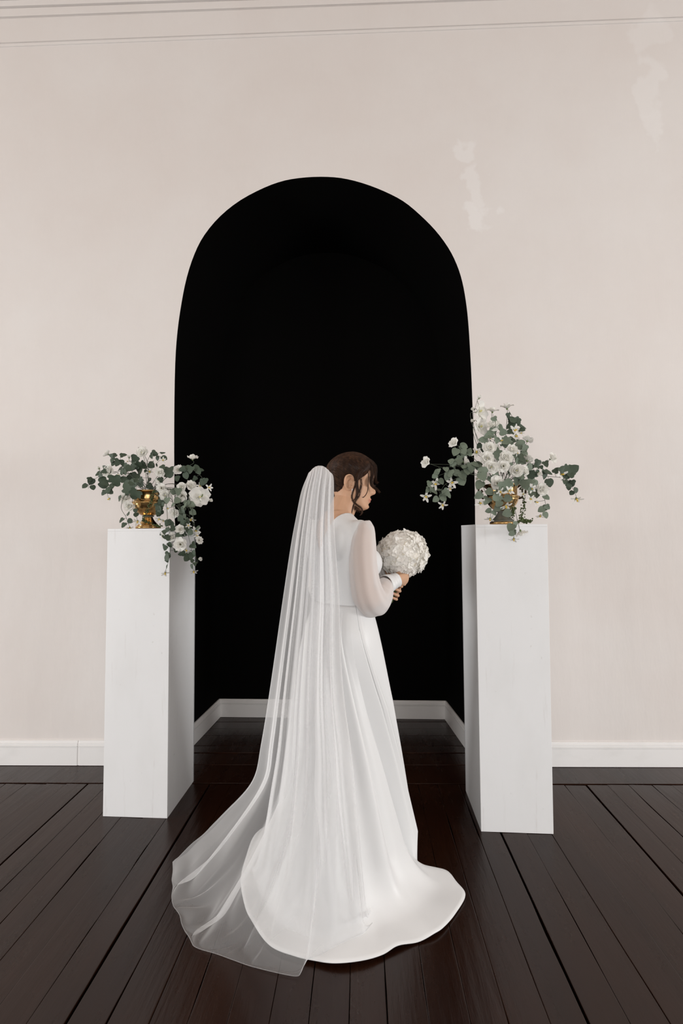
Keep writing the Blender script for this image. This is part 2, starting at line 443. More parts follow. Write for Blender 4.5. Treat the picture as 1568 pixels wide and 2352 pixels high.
# ================================================================== PEDESTALS
M_ped = mat('pedestal_paint', (.83, .838, .850), .5, spec=.35, noise=((7, 7, 3), (.785, .79, .795), .5, .85), bump=((14, 14, 6), .2, .0015))
def scuff(m):
    """fine vertical cracks and rubbed marks in the paint"""
    nt = m.node_tree; N = nt.nodes; L = nt.links; b = N['Principled BSDF']; src = b.inputs['Base Color'].links[0].from_socket
    tc = N.new('ShaderNodeTexCoord'); last = src
    for scale, p0, p1, col, k in (((38, 38, 2.2), .62, .68, (.42, .37, .34), .16), ((26, 26, 22), .675, .70, (.40, .36, .33), .22)):
        mp = N.new('ShaderNodeMapping'); mp.inputs['Scale'].default_value = scale; L.new(tc.outputs['Object'], mp.inputs['Vector'])
        n = N.new('ShaderNodeTexNoise'); n.inputs['Scale'].default_value = 1; n.inputs['Detail'].default_value = 5; n.inputs['Roughness'].default_value = .65; L.new(mp.outputs[0], n.inputs['Vector'])
        r = N.new('ShaderNodeMapRange'); r.inputs['From Min'].default_value = p0; r.inputs['From Max'].default_value = p1; r.inputs['To Max'].default_value = k
        L.new(n.outputs['Fac'], r.inputs['Value'])
        mx = N.new('ShaderNodeMix'); mx.data_type = 'RGBA'; mx.inputs['B'].default_value = (*col, 1)
        L.new(r.outputs[0], mx.inputs['Factor']); L.new(last, mx.inputs['A']); last = mx.outputs['Result']
    L.new(last, b.inputs['Base Color'])
scuff(M_ped)
def pedestal(label, fl, fr, bk, top_l, top_r):
    """fl, fr: pixels of the front bottom corners; bk: pixel of the visible rear bottom corner (and which side); top: pixels of the front top corners"""
    A = at_z(*fl, 0); B = at_z(*fr, 0); Cc = at_z(bk[0], bk[1], 0)
    dep = (Cc-(A if bk[2] == 'l' else B)); dep[2] = 0
    At = at_y(*top_l, A[1]); Bt = at_y(*top_r, B[1]); h = (At[2]+Bt[2])/2
    t = thing('pedestal', label, 'pedestal', ((A+B)/2+dep/2))
    T = lambda p, q, z: np.array([p[0]*(1-z/h)+q[0]*z/h, p[1]*(1-z/h)+q[1]*z/h, z])
    th = .012
    def slab(name, q, n):
        q = [np.array(v) for v in q]; n = np.array(n)*th
        V = q+[v-n for v in q]
        o = obj(name, V, [(0, 1, 2, 3), (7, 6, 5, 4), (0, 4, 5, 1), (1, 5, 6, 2), (2, 6, 7, 3), (3, 7, 4, 0)], M_ped, t, smooth=False)
        b = o.modifiers.new('bevel', 'BEVEL'); b.width = .0012; b.segments = 2
        return o
    zt = h-.01205
    d = unit(dep); w = unit(B-A)
    slab('front_panel', (T(A, At, 0), T(B, Bt, 0), T(B, Bt, zt), T(A, At, zt)), -d)
    e = w*.0004
    slab('side_panel', (T(B, Bt, 0)+d*th, T(B, Bt, 0)+dep, T(B, Bt, zt)+dep, T(B, Bt, zt)+d*th), w)
    slab('side_panel', (T(A, At, 0)+dep, T(A, At, 0)+d*th, T(A, At, zt)+d*th, T(A, At, zt)+dep), -w)
    slab('back_panel', (T(B, Bt, 0)+dep-d*.0, T(A, At, 0)+dep, T(A, At, zt)+dep, T(B, Bt, zt)+dep), d)
    up = np.array([0, 0, 1.])
    slab('top_panel', (T(A, At, h), T(B, Bt, h), T(B, Bt, h)+dep, T(A, At, h)+dep), up)
    cen = (T(A, At, h)+T(B, Bt, h)+dep)/2
    return t, cen, h, A, B, dep
pedL, topL, hL, _, _, _ = pedestal('tall white wooden pedestal standing left of the bride, scuffed front with faint cracks', (236, 1875), (384, 1880), (445, 1794, 'r'), (247, 1213), (390, 1215))
pedR, topR, hR, _, _, _ = pedestal('tall white wooden pedestal standing right of the bride, holding the urn with dark scroll handles', (1104.5, 1910), (1271, 1916), (1069, 1816, 'l'), (1091.5, 1204), (1256.5, 1204))

# ================================================================== BRIDE
OY = 1.88
_o = at_y(783, 1400, OY)
O = np.array([_o[0], OY, 0.0])
AZ = math.radians(48)
Fv = np.array([math.sin(AZ), math.cos(AZ), 0]); Rv = np.array([math.cos(AZ), -math.sin(AZ), 0]); UP = np.array([0, 0, 1.0])
def B_(r, f, z): return O + Rv*r + Fv*f + UP*z
bride = thing('person', 'woman in a long white dress and trailing veil, head bowed, holding a bouquet', 'person', O)
M_skin = mat('skin', (.60, .355, .225), .5, spec=.35, sss=.12, bump=((160, 160, 160), .08, .0006))
M_satin = mat('satin_crepe', (.765, .770, .775), .42, spec=.35, sheen=.15, bump=((900, 900, 900), .06, .0003))
M_hair = mat('brown_hair', (.022, .0095, .0055), .42, spec=.3, noise=((60, 60, 60), (.034, .015, .008), .35, .75))
M_veil = sheer('veil_tulle', (.87, .87, .875), .19, transl=.42, dens='gather')
M_chiffon = sheer('chiffon', (.88, .87, .87), .70, transl=.35)
M_pearl = mat('pearl', (.80, .78, .75), .18, spec=.7)
M_nail = mat('nail_varnish', (.74, .42, .42), .15, spec=.6)
M_nailtip = mat('nail_tip', (.86, .82, .80), .15, spec=.6)

# ---- torso
TR = [  # z, half width, front, back, f offset
 (.74, .150, .095, .105, .0), (.80, .168, .100, .118, -.004), (.88, .170, .100, .124, -.006), (.96, .150, .096, .104, -.002), (1.01, .130, .090, .086, .004), (1.05, .121, .084, .076, .006),
 (1.10, .124, .086, .078, .004), (1.16, .134, .094, .085, .002), (1.22, .143, .100, .093, 0), (1.28, .150, .094, .094, -.004), (1.32, .148, .076, .086, -.008),
 (1.35, .125, .058, .072, -.012), (1.372, .092, .050, .062, -.014), (1.392, .062, .046, .054, -.012), (1.41, .050, .046, .050, -.006)]
def torso_rings(off=0.0, n=64):
    T = cr(np.array(TR), 60); V = []
    for z, hw, fr, bk, f0 in T:
        if z < 1.0: hw, fr, bk = hw-.014, fr-.014, bk-.016
        for k in range(n):
            t = 2*PI*k/n; c, s = math.cos(t), math.sin(t); e = 2/2.3
            r = (hw+off)*math.copysign(abs(s)**e, s); f = f0+(fr+off if c > 0 else bk+off)*math.copysign(abs(c)**e, c)
            V.append(B_(r, f, z))
    return V, len(T), n
tors = MB()
V, a, n = torso_rings(); F = grid_faces(a, n, True); V += [B_(0, 0, TR[0][0]-.02), B_(0, 0, TR[-1][0]+.01)]
for k in range(n): F.append((len(V)-2, (k+1) % n, k)); F.append((len(V)-1, (a-1)*n+k, (a-1)*n+(k+1) % n))
tors.add(V, F)
RB = np.column_stack([Rv, Fv, UP])
for s in (-1, 1):
    tors.add(*ellipsoid(B_(.072*s, .072, 1.205), (.056, .058, .060), RB))
    tors.add(*ellipsoid(B_(.128*s, -.012, 1.325), (.034, .040, .044), RB))
    tors.add(*ellipsoid(B_(.068*s, -.048, .875), (.072, .055, .08), RB))
    tors.add(*ellipsoid(B_(.066*s, -.066, 1.28), (.05, .034, .07), RB))     # shoulder blades
# ---- arms
SR, SL = B_(.136, -.012, 1.330), B_(-.136, -.012, 1.330)
ER = at_y(840, 1386, 1.735); WR = at_y(909, 1333, 1.925)
EL = B_(-.185, .055, 1.075); WL = at_y(884, 1318, 2.075)
limb = MB()
def arm(sh, el, wr):
    limb.tube([sh, sh*.72+el*.28, sh*.45+el*.55, el], [.037, .038, .035, .031], 20)
    limb.tube([el, el*.72+wr*.28, el*.35+wr*.65, wr], [.033, .034, .027, .0195], 20)
arm(SR, ER, WR); arm(SL, EL, WL)
# ---- legs and feet (inside the skirt)
for s in (-1, 1):
    hip, kn, an = B_(.085*s, 0, .84), B_(.08*s, .02, .47), B_(.075*s, -.015, .10)
    limb.tube([hip, hip*.6+kn*.4, kn], [.074, .066, .052], 20)
    limb.tube([kn, kn*.7+an*.3, kn*.3+an*.7, an], [.055, .055, .040, .035], 20)
    limb.tube([an+UP*.0, B_(.076*s, -.03, .055), B_(.08*s, .06, .040), B_(.085*s, .13, .026), B_(.088*s, .175, .02)], [.034, .034, .034, .026, .018], 16)
# ---- head
HS = .94
HAZ, HP = math.radians(83), math.radians(8)
Fh = np.array([math.sin(HAZ), math.cos(HAZ), 0]); Lh = np.array([-math.cos(HAZ), math.sin(HAZ), 0])
Fhp = Fh*math.cos(HP) - UP*math.sin(HP); Uh = UP*math.cos(HP) + Fh*math.sin(HP)
EAR = at_y(810, 1110, 1.83)
HC = EAR + Lh*.068
def HD(p): return HC + HS*(Fhp*p[0] + Lh*p[1] + Uh*p[2])
HT = np.array([ # z, front, back, half width
 (-.100, .066, .018, .016), (-.092, .081, .004, .030), (-.080, .085, -.018, .041), (-.066, .083, -.036, .050), (-.050, .086, -.050, .056), (-.030, .087, -.066, .061), (-.005, .086, -.082, .066),
 (.020, .084, -.092, .069), (.042, .091, -.095, .072), (.060, .090, -.094, .073), (.080, .081, -.083, .067), (.100, .060, -.062, .052), (.114, .034, -.036, .031), (.121, .012, -.014, .012)])
def hprof(z):
    return [float(np.interp(z, HT[:, 0], HT[:, i])) for i in (1, 2, 3)]
NZ = np.array([(-.037, 0), (-.030, .010), (-.025, .0195), (-.017, .0225), (-.006, .0185), (.006, .012), (.018, .006), (.030, .003), (.045, 0)])
LZ = np.array([(-.040, 0), (-.046, .0045), (-.051, .0092), (-.0555, .0045), (-.060, .0085), (-.066, .004), (-.073, -.0015), (-.083, .004), (-.095, .0)])[::-1]
_hz = np.linspace(HT[0, 0], HT[-1, 0], 120)
_hp = np.stack([cr(HT[:, i], 400) for i in range(4)], 1)
def head_pt(th, z, off=0.0):
    fr, bk, hw = [float(np.interp(z, _hp[:, 0], _hp[:, i])) for i in (1, 2, 3)]
    c, s = math.cos(th), math.sin(th); cx = (fr+bk)/2 + (.012 if z < 0 else 0)
    e = 2/(2.15 if c < 0 else float(np.interp(z, [-.10, -.045, .0, .045], [1.9, 1.62, 1.75, 2.15])))
    y = hw*math.copysign(abs(s)**e, s)
    x = cx + ((fr-cx) if c > 0 else (cx-bk))*math.copysign(abs(c)**e, c)
    if c > 0:
        w = .0085 + .007*math.exp(-((z+.022)/.012)**2)
        x += np.interp(z, NZ[:, 0], NZ[:, 1])*math.exp(-(y/w)**2)
        x += np.interp(z, LZ[:, 0], LZ[:, 1])*math.exp(-(y/.021)**2)
        for sg in (-1, 1):
            q = ((y-sg*.032)/.015)**2 + ((z-.020)/.011)**2
            x -= .011*math.exp(-q); q2 = ((y-sg*.032)/.010)**2 + ((z-.019)/.007)**2; x += .006*math.exp(-q2)
            x += .004*math.exp(-(((y-sg*.047)/.016)**2+((z+.006)/.016)**2))
            x += .0035*math.exp(-(((y-sg*.028)/.02)**2+((z-.040)/.006)**2))
    if off:
        d = unit([x+.005, y, z-.02]); return np.array([x, y, z]) + d*off
    return np.array([x, y, z])
hd = MB(); nth = 120
V = []
for z in _hz:
    for k in range(nth): V.append(HD(head_pt(2*PI*k/nth, z)))
F = grid_faces(len(_hz), nth, True); V += [HD((.045, 0, -.103)), HD((0, 0, .1225))]
for k in range(nth): F.append((len(V)-2, (k+1) % nth, k)); F.append((len(V)-1, (len(_hz)-1)*nth+k, (len(_hz)-1)*nth+(k+1) % nth))
hd.add(V, F)
# ears: helix ring, lobe, antihelix and a hollow in between
for sg in (-1, 1):
    def ep(x, z, o): return HD((-.012+x, sg*(.0685+o), z))
    hel = [ep(.010, .004, .000), ep(.012, .018, .006), ep(.004, .029, .010), ep(-.008, .031, .013), ep(-.019, .024, .016), ep(-.023, .010, .017), ep(-.021, -.005, .014), ep(-.014, -.018, .010), ep(-.005, -.027, .006), ep(.004, -.026, .003), ep(.008, -.017, .001)]
    hd.tube(cr(hel, 40), np.interp(np.linspace(0, 1, 40), [0, .1, .5, .75, .88, 1], [.0028, .0034, .0036, .0042, .0062, .004]), 10)
    hd.tube(cr([ep(-.002, .017, .006), ep(-.011, .010, .008), ep(-.012, -.004, .008), ep(-.006, -.015, .005)], 14), .0030, 8)
    hd.tube([ep(.008, -.002, .002), ep(.010, -.010, .004)], [.004, .003], 8)
    hd.add(*ellipsoid(ep(-.008, .004, -.002), (.0165, .006, .026), np.column_stack([Fhp, Lh*1.0, Uh])))
# ---- neck
nb = O + Fv*(-.012)
hd.tube([nb+UP*1.335, nb+UP*1.385+Fv*.004, HC-Fh*.020+Fv*.004-UP*.055, HC-Fh*.018+UP*.0], [.066, .054, .050, .056], 28)
# ---- hands
ST = at_y(920, 1312, 2.005); SB = at_y(894, 1379, 1.992)       # bouquet handle
sa = unit(SB-ST); e2 = np.array([-.12, -1.0, 0.0]); e2 = unit(e2 - e2.dot(sa)*sa); e1 = np.cross(e2, sa); e1 = e1 if e1[0] > 0 else -e1
SLEN = np.linalg.norm(SB-ST)
def ax(t, ang, r): return ST + sa*(SLEN*t) + r*(e1*math.cos(math.radians(ang)) + e2*math.sin(math.radians(ang)))
hands = MB(); nails = []
GR = .0155
def finger(t0, angs, r0, rad, drop=0.0, nail=True, taper=.78):
    k = len(angs); P = [ax(t0+drop*i/(k-1), a, r0[i]) for i, a in enumerate(angs)]
    Q = cr(P, 18); hands.tube(Q, np.linspace(rad, rad*taper, 18), 10)
    if nail: nails.append((Q[-1], unit(Q[-1]-Q[-3]), rad*taper, P))
# left hand: palm behind the handle, fingers come round its right side towards the camera
for i, (t, ln, rad) in enumerate(((.44, 1.0, .0076), (.60, 1.06, .0078), (.755, 1.0, .0076), (.885, .86, .0066))):
    angs = np.array([-62, -24, 18, 56, 60+26*ln]); finger(t, angs, [.034, .0275, .0245, .0245, .0245], rad, .0)
kn0, kn1 = ax(.44, -62, .034), ax(.89, -62, .034)
pw = WL
hands.tube([pw, pw*.6+(kn0+kn1)*.2, (kn0+kn1)*.5], [.021, .026, .024], 16, asp=[.8, .6, .5], ref=sa)
for t in (.44, .6, .755, .885):
    hands.tube([ax(t, -62, .034), ax(t, -62, .034)*.45+pw*.55], [.0095, .012], 10)
hands.tube(cr([pw*.6+kn0*.4, ax(.42, -150, .036), ax(.20, -170, .030), ax(.06, -180, .027)], 12), np.linspace(.0125, .0078, 12), 10)   # thumb
# right hand: above, back of the hand towards the camera, fingers closing behind the handle
for i, (t, rad) in enumerate(((-.02, .0078), (.10, .008), (.22, .0078), (.33, .0068))):
    finger(t, np.array([28, -25, -80, -130, -165]), [.037, .030, .027, .026, .026], rad, .0, nail=False)
ka, kb = ax(-.02, 28, .037), ax(.33, 28, .037)
hands.tube([WR, WR*.55+(ka+kb)*.225, (ka+kb)*.5], [.0225, .026, .024], 16, asp=[.8, .62, .5], ref=sa)
for t in (-.02, .10, .22, .33):
    hands.tube([ax(t, 28, .037), ax(t, 28, .037)*.45+WR*.55], [.0098, .012], 10)
hands.tube(cr([WR*.65+ka*.35, ax(.02, 110, .034), ax(-.16, 125, .027), ax(-.30, 128, .024)], 12), np.linspace(.0125, .008, 12), 10)
# ---- one continuous skin
def remesh(name, parts, vox, smooth=4, fac=.5):
    V = []; F = []
    for p in parts:
        o = len(V); V += p.V; F += [tuple(i+o for i in f) for f in p.F]
    me = bpy.data.meshes.new(name); me.from_pydata([tuple(map(float, v)) for v in V], [], F); me.update()
    bm = bmesh.new(); bm.from_mesh(me); bmesh.ops.recalc_face_normals(bm, faces=bm.faces); bm.to_mesh(me); bm.free()
    o = bpy.data.objects.new(name, me); COL.objects.link(o)
    r = o.modifiers.new('r', 'REMESH'); r.mode = 'VOXEL'; r.voxel_size = vox
    s = o.modifiers.new('s', 'SMOOTH'); s.iterations = smooth; s.factor = fac
    bpy.context.view_layer.update()
    ev = o.evaluated_get(bpy.context.evaluated_depsgraph_get()); m2 = bpy.data.meshes.new_from_object(ev)
    bpy.data.objects.remove(o); bpy.data.meshes.remove(me)
    n = len(m2.vertices); V = np.empty(n*3); m2.vertices.foreach_get('co', V); V = V.reshape(-1, 3)
    F = [tuple(p.vertices) for p in m2.polygons]; bpy.data.meshes.remove(m2)
    return V, F
BV, BF = remesh('body', [tors, limb, hd, hands], .0024, 2)
body = obj('body', BV, BF, M_skin, bride)
# lips and brows: their own colour, marked per vertex
me = body.data
la = me.color_attributes.new('tint', 'FLOAT_COLOR', 'POINT')
cols = np.ones((len(BV), 4)); rel = (BV-HC)/HS
hx, hy, hz = rel@Fhp, rel@Lh, rel@Uh
lip = np.clip(1.4-np.sqrt(((hz+.0555)/.0095)**2+(hy/.024)**2)*1.1, 0, 1)*(hx > .07)
cols[:, :3] = 1 - lip[:, None]*np.array([.22, .60, .50])
brow = np.clip(1.5-np.sqrt(((hz-.0375)/.004)**2+((np.abs(hy)-.032)/.017)**2), 0, 1)*(hx > .05)
cols[:, :3] *= 1 - brow[:, None]*.7
la.data.foreach_set('color', cols.ravel())
nt = M_skin.node_tree; at = nt.nodes.new('ShaderNodeAttribute'); at.attribute_name = 'tint'
mx = nt.nodes.new('ShaderNodeMix'); mx.data_type = 'RGBA'; mx.blend_type = 'MULTIPLY'; mx.inputs['Factor'].default_value = 1
mx.inputs['A'].default_value = (.60, .355, .225, 1); nt.links.new(at.outputs['Color'], mx.inputs['B'])
nt.links.new(mx.outputs['Result'], nt.nodes['Principled BSDF'].inputs['Base Color'])
# fingernails of the left hand
for p, d, r, P in nails:
    rad_out = p-(ST+sa*np.dot(p-ST, sa)); rad_out = unit(rad_out - rad_out.dot(d)*d); w = np.cross(d, rad_out)
    V = []; 
    for i in range(5):
        u = -.006+.0135*i/4
        for j in range(5):
            v = (j/4-.5)*2; wd = .0052*(1-.25*(i == 4)-.12*(i == 0))
            V.append(p+d*u+w*v*wd+rad_out*(r*1.02-.0019*v*v-.0012*(i == 0)-.0010*(i/4)**2))
    F = grid_faces(5, 5)
    o = obj('fingernail', V, F, M_nail, bride)
    o.data.materials.append(M_nailtip)
    for q in list(o.data.polygons)[-4:]: q.material_index = 1
    sd = o.modifiers.new('s', 'SOLIDIFY'); sd.thickness = .0006; sd.offset = 0

# ---- bodice cut out of the torso surface
TV, TF = remesh('torso', [tors], .005, 8)
me = mesh('bodice', TV, TF, M_satin); bm = bmesh.new(); bm.from_mesh(me)
bmesh.ops.recalc_face_normals(bm, faces=bm.faces); bm.normal_update()
for v in bm.verts:
    pass
offs = {v: v.normal.copy() for v in bm.verts}
for v in bm.verts: v.co += offs[v]*.005
def cut(p, n):
    bmesh.ops.bisect_plane(bm, geom=bm.verts[:]+bm.edges[:]+bm.faces[:], dist=1e-6, plane_co=Vector(p), plane_no=Vector(n))
def loc(v): q = np.array(v)-O; return q@Rv, q@Fv, q[2]
NS, NB = (.062, 1.40), (.0, 1.245)                 # neckline: shoulder point and low point of the V
for s in (-1, 1):
    n2 = unit(Rv*(NS[1]-NB[1])*s - UP*NS[0])
    cut(B_(NB[0], 0, NB[1]), n2)
    cut(B_(.152*s, 0, 1.34), unit(Rv*s + UP*.08))
cut(B_(0, 0, 1.045), UP)
kill = []
for f in bm.faces:
    r, ff, z = loc(f.calc_center_median())
    if z < 1.045: kill.append(f)
    elif z > NB[1] and abs(r) < NS[0]*(z-NB[1])/(NS[1]-NB[1]): kill.append(f)
    elif abs(r) > .152-(z-1.34)*.08 and z > 1.25: kill.append(f)
    elif z > 1.40: kill.append(f)
bmesh.ops.delete(bm, geom=kill, context='FACES')
for _ in range(2): bmesh.ops.smooth_vert(bm, verts=[v for v in bm.verts if not v.is_boundary], factor=.5, use_axis_x=True, use_axis_y=True, use_axis_z=True)
bm.to_mesh(me); bm.free()
bod = bpy.data.objects.new('bodice', me); COL.objects.link(bod); bod.parent = bride
me.transform(Matrix.Translation(-Vector(O)))
me.polygons.foreach_set('use_smooth', [True]*len(me.polygons))
sd = bod.modifiers.new('s', 'SOLIDIFY'); sd.thickness = .002; sd.offset = -1

# ---- skirt with train
HEM = [ # pixel, z, waist angle, share of the radius that hangs
 ((953, 1986), .004, -2, 1.0), ((962, 2002), .010, -58, .96), ((984, 1999), .030, -64, .80), ((1009, 1996), .038, -68, .70), ((1030, 2003), .034, -72, .64), ((1048, 2026), .022, -75, .62), ((1069, 2056), .008, -78, .60),
 ((1046, 2099), .006, -81, .60), ((1018, 2132), .010, -84, .60), ((995, 2145), .012, -87, .61), ((958, 2164), .006, -91, .62), ((913, 2173), .014, -96, .63), ((880, 2193), .010, -101, .64), ((830, 2208), .014, -107, .65),
 ((775, 2212), .014, -114, .66), ((724, 2206), .010, -122, .66), ((678, 2197), .008, -131, .66), ((619, 2173), .008, -141, .67), ((577, 2118), .006, -152, .68), ((561, 2081), .006, -162, .68), ((554, 2021), .008, -174, .68),
 ((563, 1975), .014, -186, .70), ((587, 1915), .020, -198, .78), ((640, 1886), .006, -212, .95)]
hem = [np.append(at_z(p[0], p[1], z), [wa, k]) for p, z, wa, k in HEM]
for ang, R in ((-237, .43), (-262, .42), (-288, .40), (-314, .36), (-340, .31)):
    t = math.radians(ang); hem.append(np.array([O[0]+R*math.cos(t), O[1]+R*math.sin(math.radians(ang)), .004, ang, 1.0]))
hem = np.array(hem)
NCOL, NROW = 640, 90
hh = np.vstack([hem, hem[:1]+np.array([[0, 0, 0, -360, 0]])])
# periodic interpolation (angle unwrapped by extending the list on both sides)
ext = np.vstack([hem[-2:]+np.array([0, 0, 0, 360, 0]), hem, hem[:2]+np.array([0, 0, 0, -360, 0])])
cols_ = cr(ext, 4000)
k0, k1 = 2/(len(ext)-1), (2+len(hem))/(len(ext)-1)
seg = cols_[int(k0*3999):int(k1*3999)+1]
dl = np.concatenate([[0], np.cumsum(np.linalg.norm(np.diff(seg[:, :3], axis=0), axis=1) + np.abs(np.diff(seg[:, 3]))*.012)])
uu = np.linspace(0, dl[-1], NCOL, endpoint=False)
colp = np.stack([np.interp(uu, dl, seg[:, i]) for i in range(5)], 1)
def waist_pt(ang, z):
    t = math.radians(ang); T = np.array(TR); hw, fr, bk, f0 = [np.interp(z, T[:, 0], T[:, i]) for i in (1, 2, 3, 4)]
    d = np.array([math.cos(t), math.sin(t), 0]); c, s = d@Rv, d@Fv
    rr = 1/math.sqrt((c/(hw+.010))**2 + (s/((fr if s > 0 else bk)+.010))**2)
    return O + d*rr + Fv*f0 + UP*z, d
rowt = np.linspace(0, 1, NROW)
SK = np.zeros((NROW, NCOL, 3))
wav = cr(rng.normal(0, 1, 26), NCOL, True); wav2 = cr(rng.normal(0, 1, 60), NCOL, True)
def bump1(a, c, w): return math.exp(-(((a-c+180) % 360-180)/w)**2)
for j in range(NCOL):
    hx_, hy_, hz_, wa, k = colp[j]
    H = np.array([hx_, hy_, hz_]); k = min(max(k, .55), 1.0)
    W, d = waist_pt(wa, 1.055); hip, _ = waist_pt(wa, .93); hip = hip + d*.006
    hip2, _ = waist_pt(wa, .84); hip2 = hip2+d*.004
    foot = O + (H-O)*k; foot[2] = .030*(1-k)/.4 + H[2]
    low = hip + (foot-hip)*.30; low2 = hip2*.25+low*.75
    # hanging length, then a soft turn onto the floor
    P = [W, hip, low2 if np.linalg.norm((low-hip2)[:2]) > 0 else low]
    q = hip + (foot-hip)*.84
    bez = [(1-s)**2*q + 2*s*(1-s)*(foot+(H-foot)*.04) + s*s*(foot+(H-foot)*.55) for s in np.linspace(0, 1, 9)]
    P += [hip + (foot-hip)*s for s in (.48, .66)] + bez + [foot+(H-foot)*.8, H]
    P = np.array(P); P[:, 2] = np.maximum(P[:, 2], .004)
    L = np.concatenate([[0], np.cumsum(np.linalg.norm(np.diff(P, axis=0), axis=1))]); L /= L[-1]
    PP = cr(P, 240); LL = np.interp(np.linspace(0, 1, 240), np.linspace(0, 1, len(P)), L)
    c = np.stack([np.interp(rowt, LL, PP[:, i]) for i in range(3)], 1)
    hang = np.clip((c[:, 2]-.02)/.5, 0, 1)
    env = np.clip(rowt/.35, 0, 1)*np.clip(hang*3, 0.12, 1)
    rad = unit(np.append((H-O)[:2], 0))
    amp = .010*wav[j] + .003*wav2[j]
    fold = .022*bump1(wa, -62, 3.5) - .014*bump1(wa, -68, 3) - .008*bump1(wa, -46, 9) + .011*bump1(wa, -29, 6) - .018*bump1(wa, -19, 3.5) + .010*bump1(wa, -9, 5) + .009*bump1(wa, -89, 3.5) - .008*bump1(wa, -84, 2.5) + .008*bump1(wa, -118, 5) - .007*bump1(wa, -108, 4) + .010*bump1(wa, -170, 7) - .009*bump1(wa, -152, 6)
    quiet = 1.0
    c += rad[None]*(env*(amp*.6+fold*1.9))[:, None]
    # ripples of the part lying on the floor
    lie = np.clip(1-hang*6, 0, 1)*np.clip((1-rowt)*8, 0, 1)
    c[:, 2] += lie*np.maximum(0, .010+.006*wav[j]+.008*fold/.02*.6+.004*wav2[j])
    c[:, 2] = np.maximum(c[:, 2], .003)
    SK[:, j] = c
# soften across columns
for _ in range(2):
    SK[1:] = .5*SK[1:] + .25*np.roll(SK[1:], 1, 1) + .25*np.roll(SK[1:], -1, 1)
skV = SK.reshape(-1, 3); skF = [tuple(reversed(f)) for f in grid_faces(NROW, NCOL, True)]
skirt = obj('skirt', skV, skF, M_satin, bride)
sd = skirt.modifiers.new('s', 'SOLIDIFY'); sd.thickness = .003; sd.offset = -1
waist = [waist_pt(a, 1.052)[0] for a in range(0, 360, 6)]
V = []
for z, o in ((1.040, .011), (1.043, .0125), (1.047, .0125), (1.051, .0118)):
    for a in range(0, 360, 4):
        p, d = waist_pt(a, z); V.append(p + d*(o-.0095))
obj('waist_seam', V, [tuple(reversed(f)) for f in grid_faces(4, 90, True)], M_satin, bride)
SKB = BVHTree.FromPolygons([Vector(v) for v in skV], skF)

# ---- sleeves and cuffs
def bag(name, P, R, m, folds, seed, n=72, rows=90, asp=None, ref=None, depth=.0):
    P = np.array(P); PP = cr(P, rows); RR = cr(np.array(R), rows)
    A = np.ones(rows) if asp is None else cr(np.array(asp), rows)
    T, N, Bn = frames(PP, ref); g = np.random.default_rng(seed)
    ph = g.uniform(0, 2*PI, 6); fq = g.integers(4, 13, 6); am = g.uniform(.3, 1, 6)
    V = []
    for i in range(rows):
        t = i/(rows-1)
        for k in range(n):
            th = 2*PI*k/n
            w = sum(am[q]*math.sin(fq[q]*th+ph[q]+2.2*t*(q % 3-1)) for q in range(6))
            e = folds*(.25+.75*math.sin(PI*min(1, t*1.02)))*w*.3
            r = RR[i]*(1+e)
            V.append(PP[i]+r*(N[i]*math.cos(th)*A[i]+Bn[i]*math.sin(th)))
    return obj(name, V, grid_faces(rows, n, True), m, bride)
pxm = 1100/1.74
sl = [at_y(841, 1195.5, 1.772), at_y(841, 1198, 1.772), at_y(839, 1206, 1.772), at_y(836, 1222, 1.768), at_y(832.5, 1250, 1.762), at_y(833, 1292, 1.75), at_y(838, 1337, 1.742), at_y(846, 1368, 1.75), at_y(858, 1381, 1.785), at_y(871, 1368, 1.825), at_y(879, 1354, 1.850), at_y(886, 1342, 1.872)]
rr = [.004, .020, .032, .041, .0490, .0505, .053, .058, .058, .051, .042, .033]
bag('sleeve', sl, rr, M_chiffon, .10, 3, ref=(1, 0, 0))
cuff_dir = unit(at_y(909, 1333, 1.925)-at_y(884, 1350, 1.87))
c0 = at_y(884, 1344, 1.868); c1 = at_y(909.5, 1332, 1.925)
def cuff(c0, c1, r, seed):
    g = np.random.default_rng(seed); V = []; rows, n = 26, 48
    d = c1-c0; T, N, Bn = frames([c0, c1]); 
    for i in range(rows):
        t = i/(rows-1)
        for k in range(n):
            th = 2*PI*k/n
            rr_ = r*(1.13-.33*t+.06*math.exp(-((t-1)/.05)**2)) + .0016*math.sin(9*t*PI+1.5*math.sin(th+1)) + .001*math.sin(3*th+7*t)
            V.append(c0+d*t+rr_*(N[0]*math.cos(th)+Bn[0]*math.sin(th)))
    o = obj('cuff', V, grid_faces(rows, n, True), M_satin, bride); s = o.modifiers.new('s', 'SOLIDIFY'); s.thickness = .0015
cuff(c0, c1, .0335, 1)
sl2 = [B_(-.136, -.012, 1.378), B_(-.136, -.012, 1.374), B_(-.138, -.012, 1.36), SL*.85+EL*.15, SL*.6+EL*.4, SL*.3+EL*.7, EL*1.0+UP*-.005, EL*.75+WL*.25-UP*.02, EL*.4+WL*.6-UP*.012, EL*.14+WL*.86]
bag('sleeve', sl2, [.004, .022, .036, .045, .049, .052, .056, .052, .042, .026], M_chiffon, .07, 5, ref=(1, 0, 0))
cuff(EL*.2+WL*.8, EL*.0+WL*1.0+(WL-EL)*.0, .0275, 2)

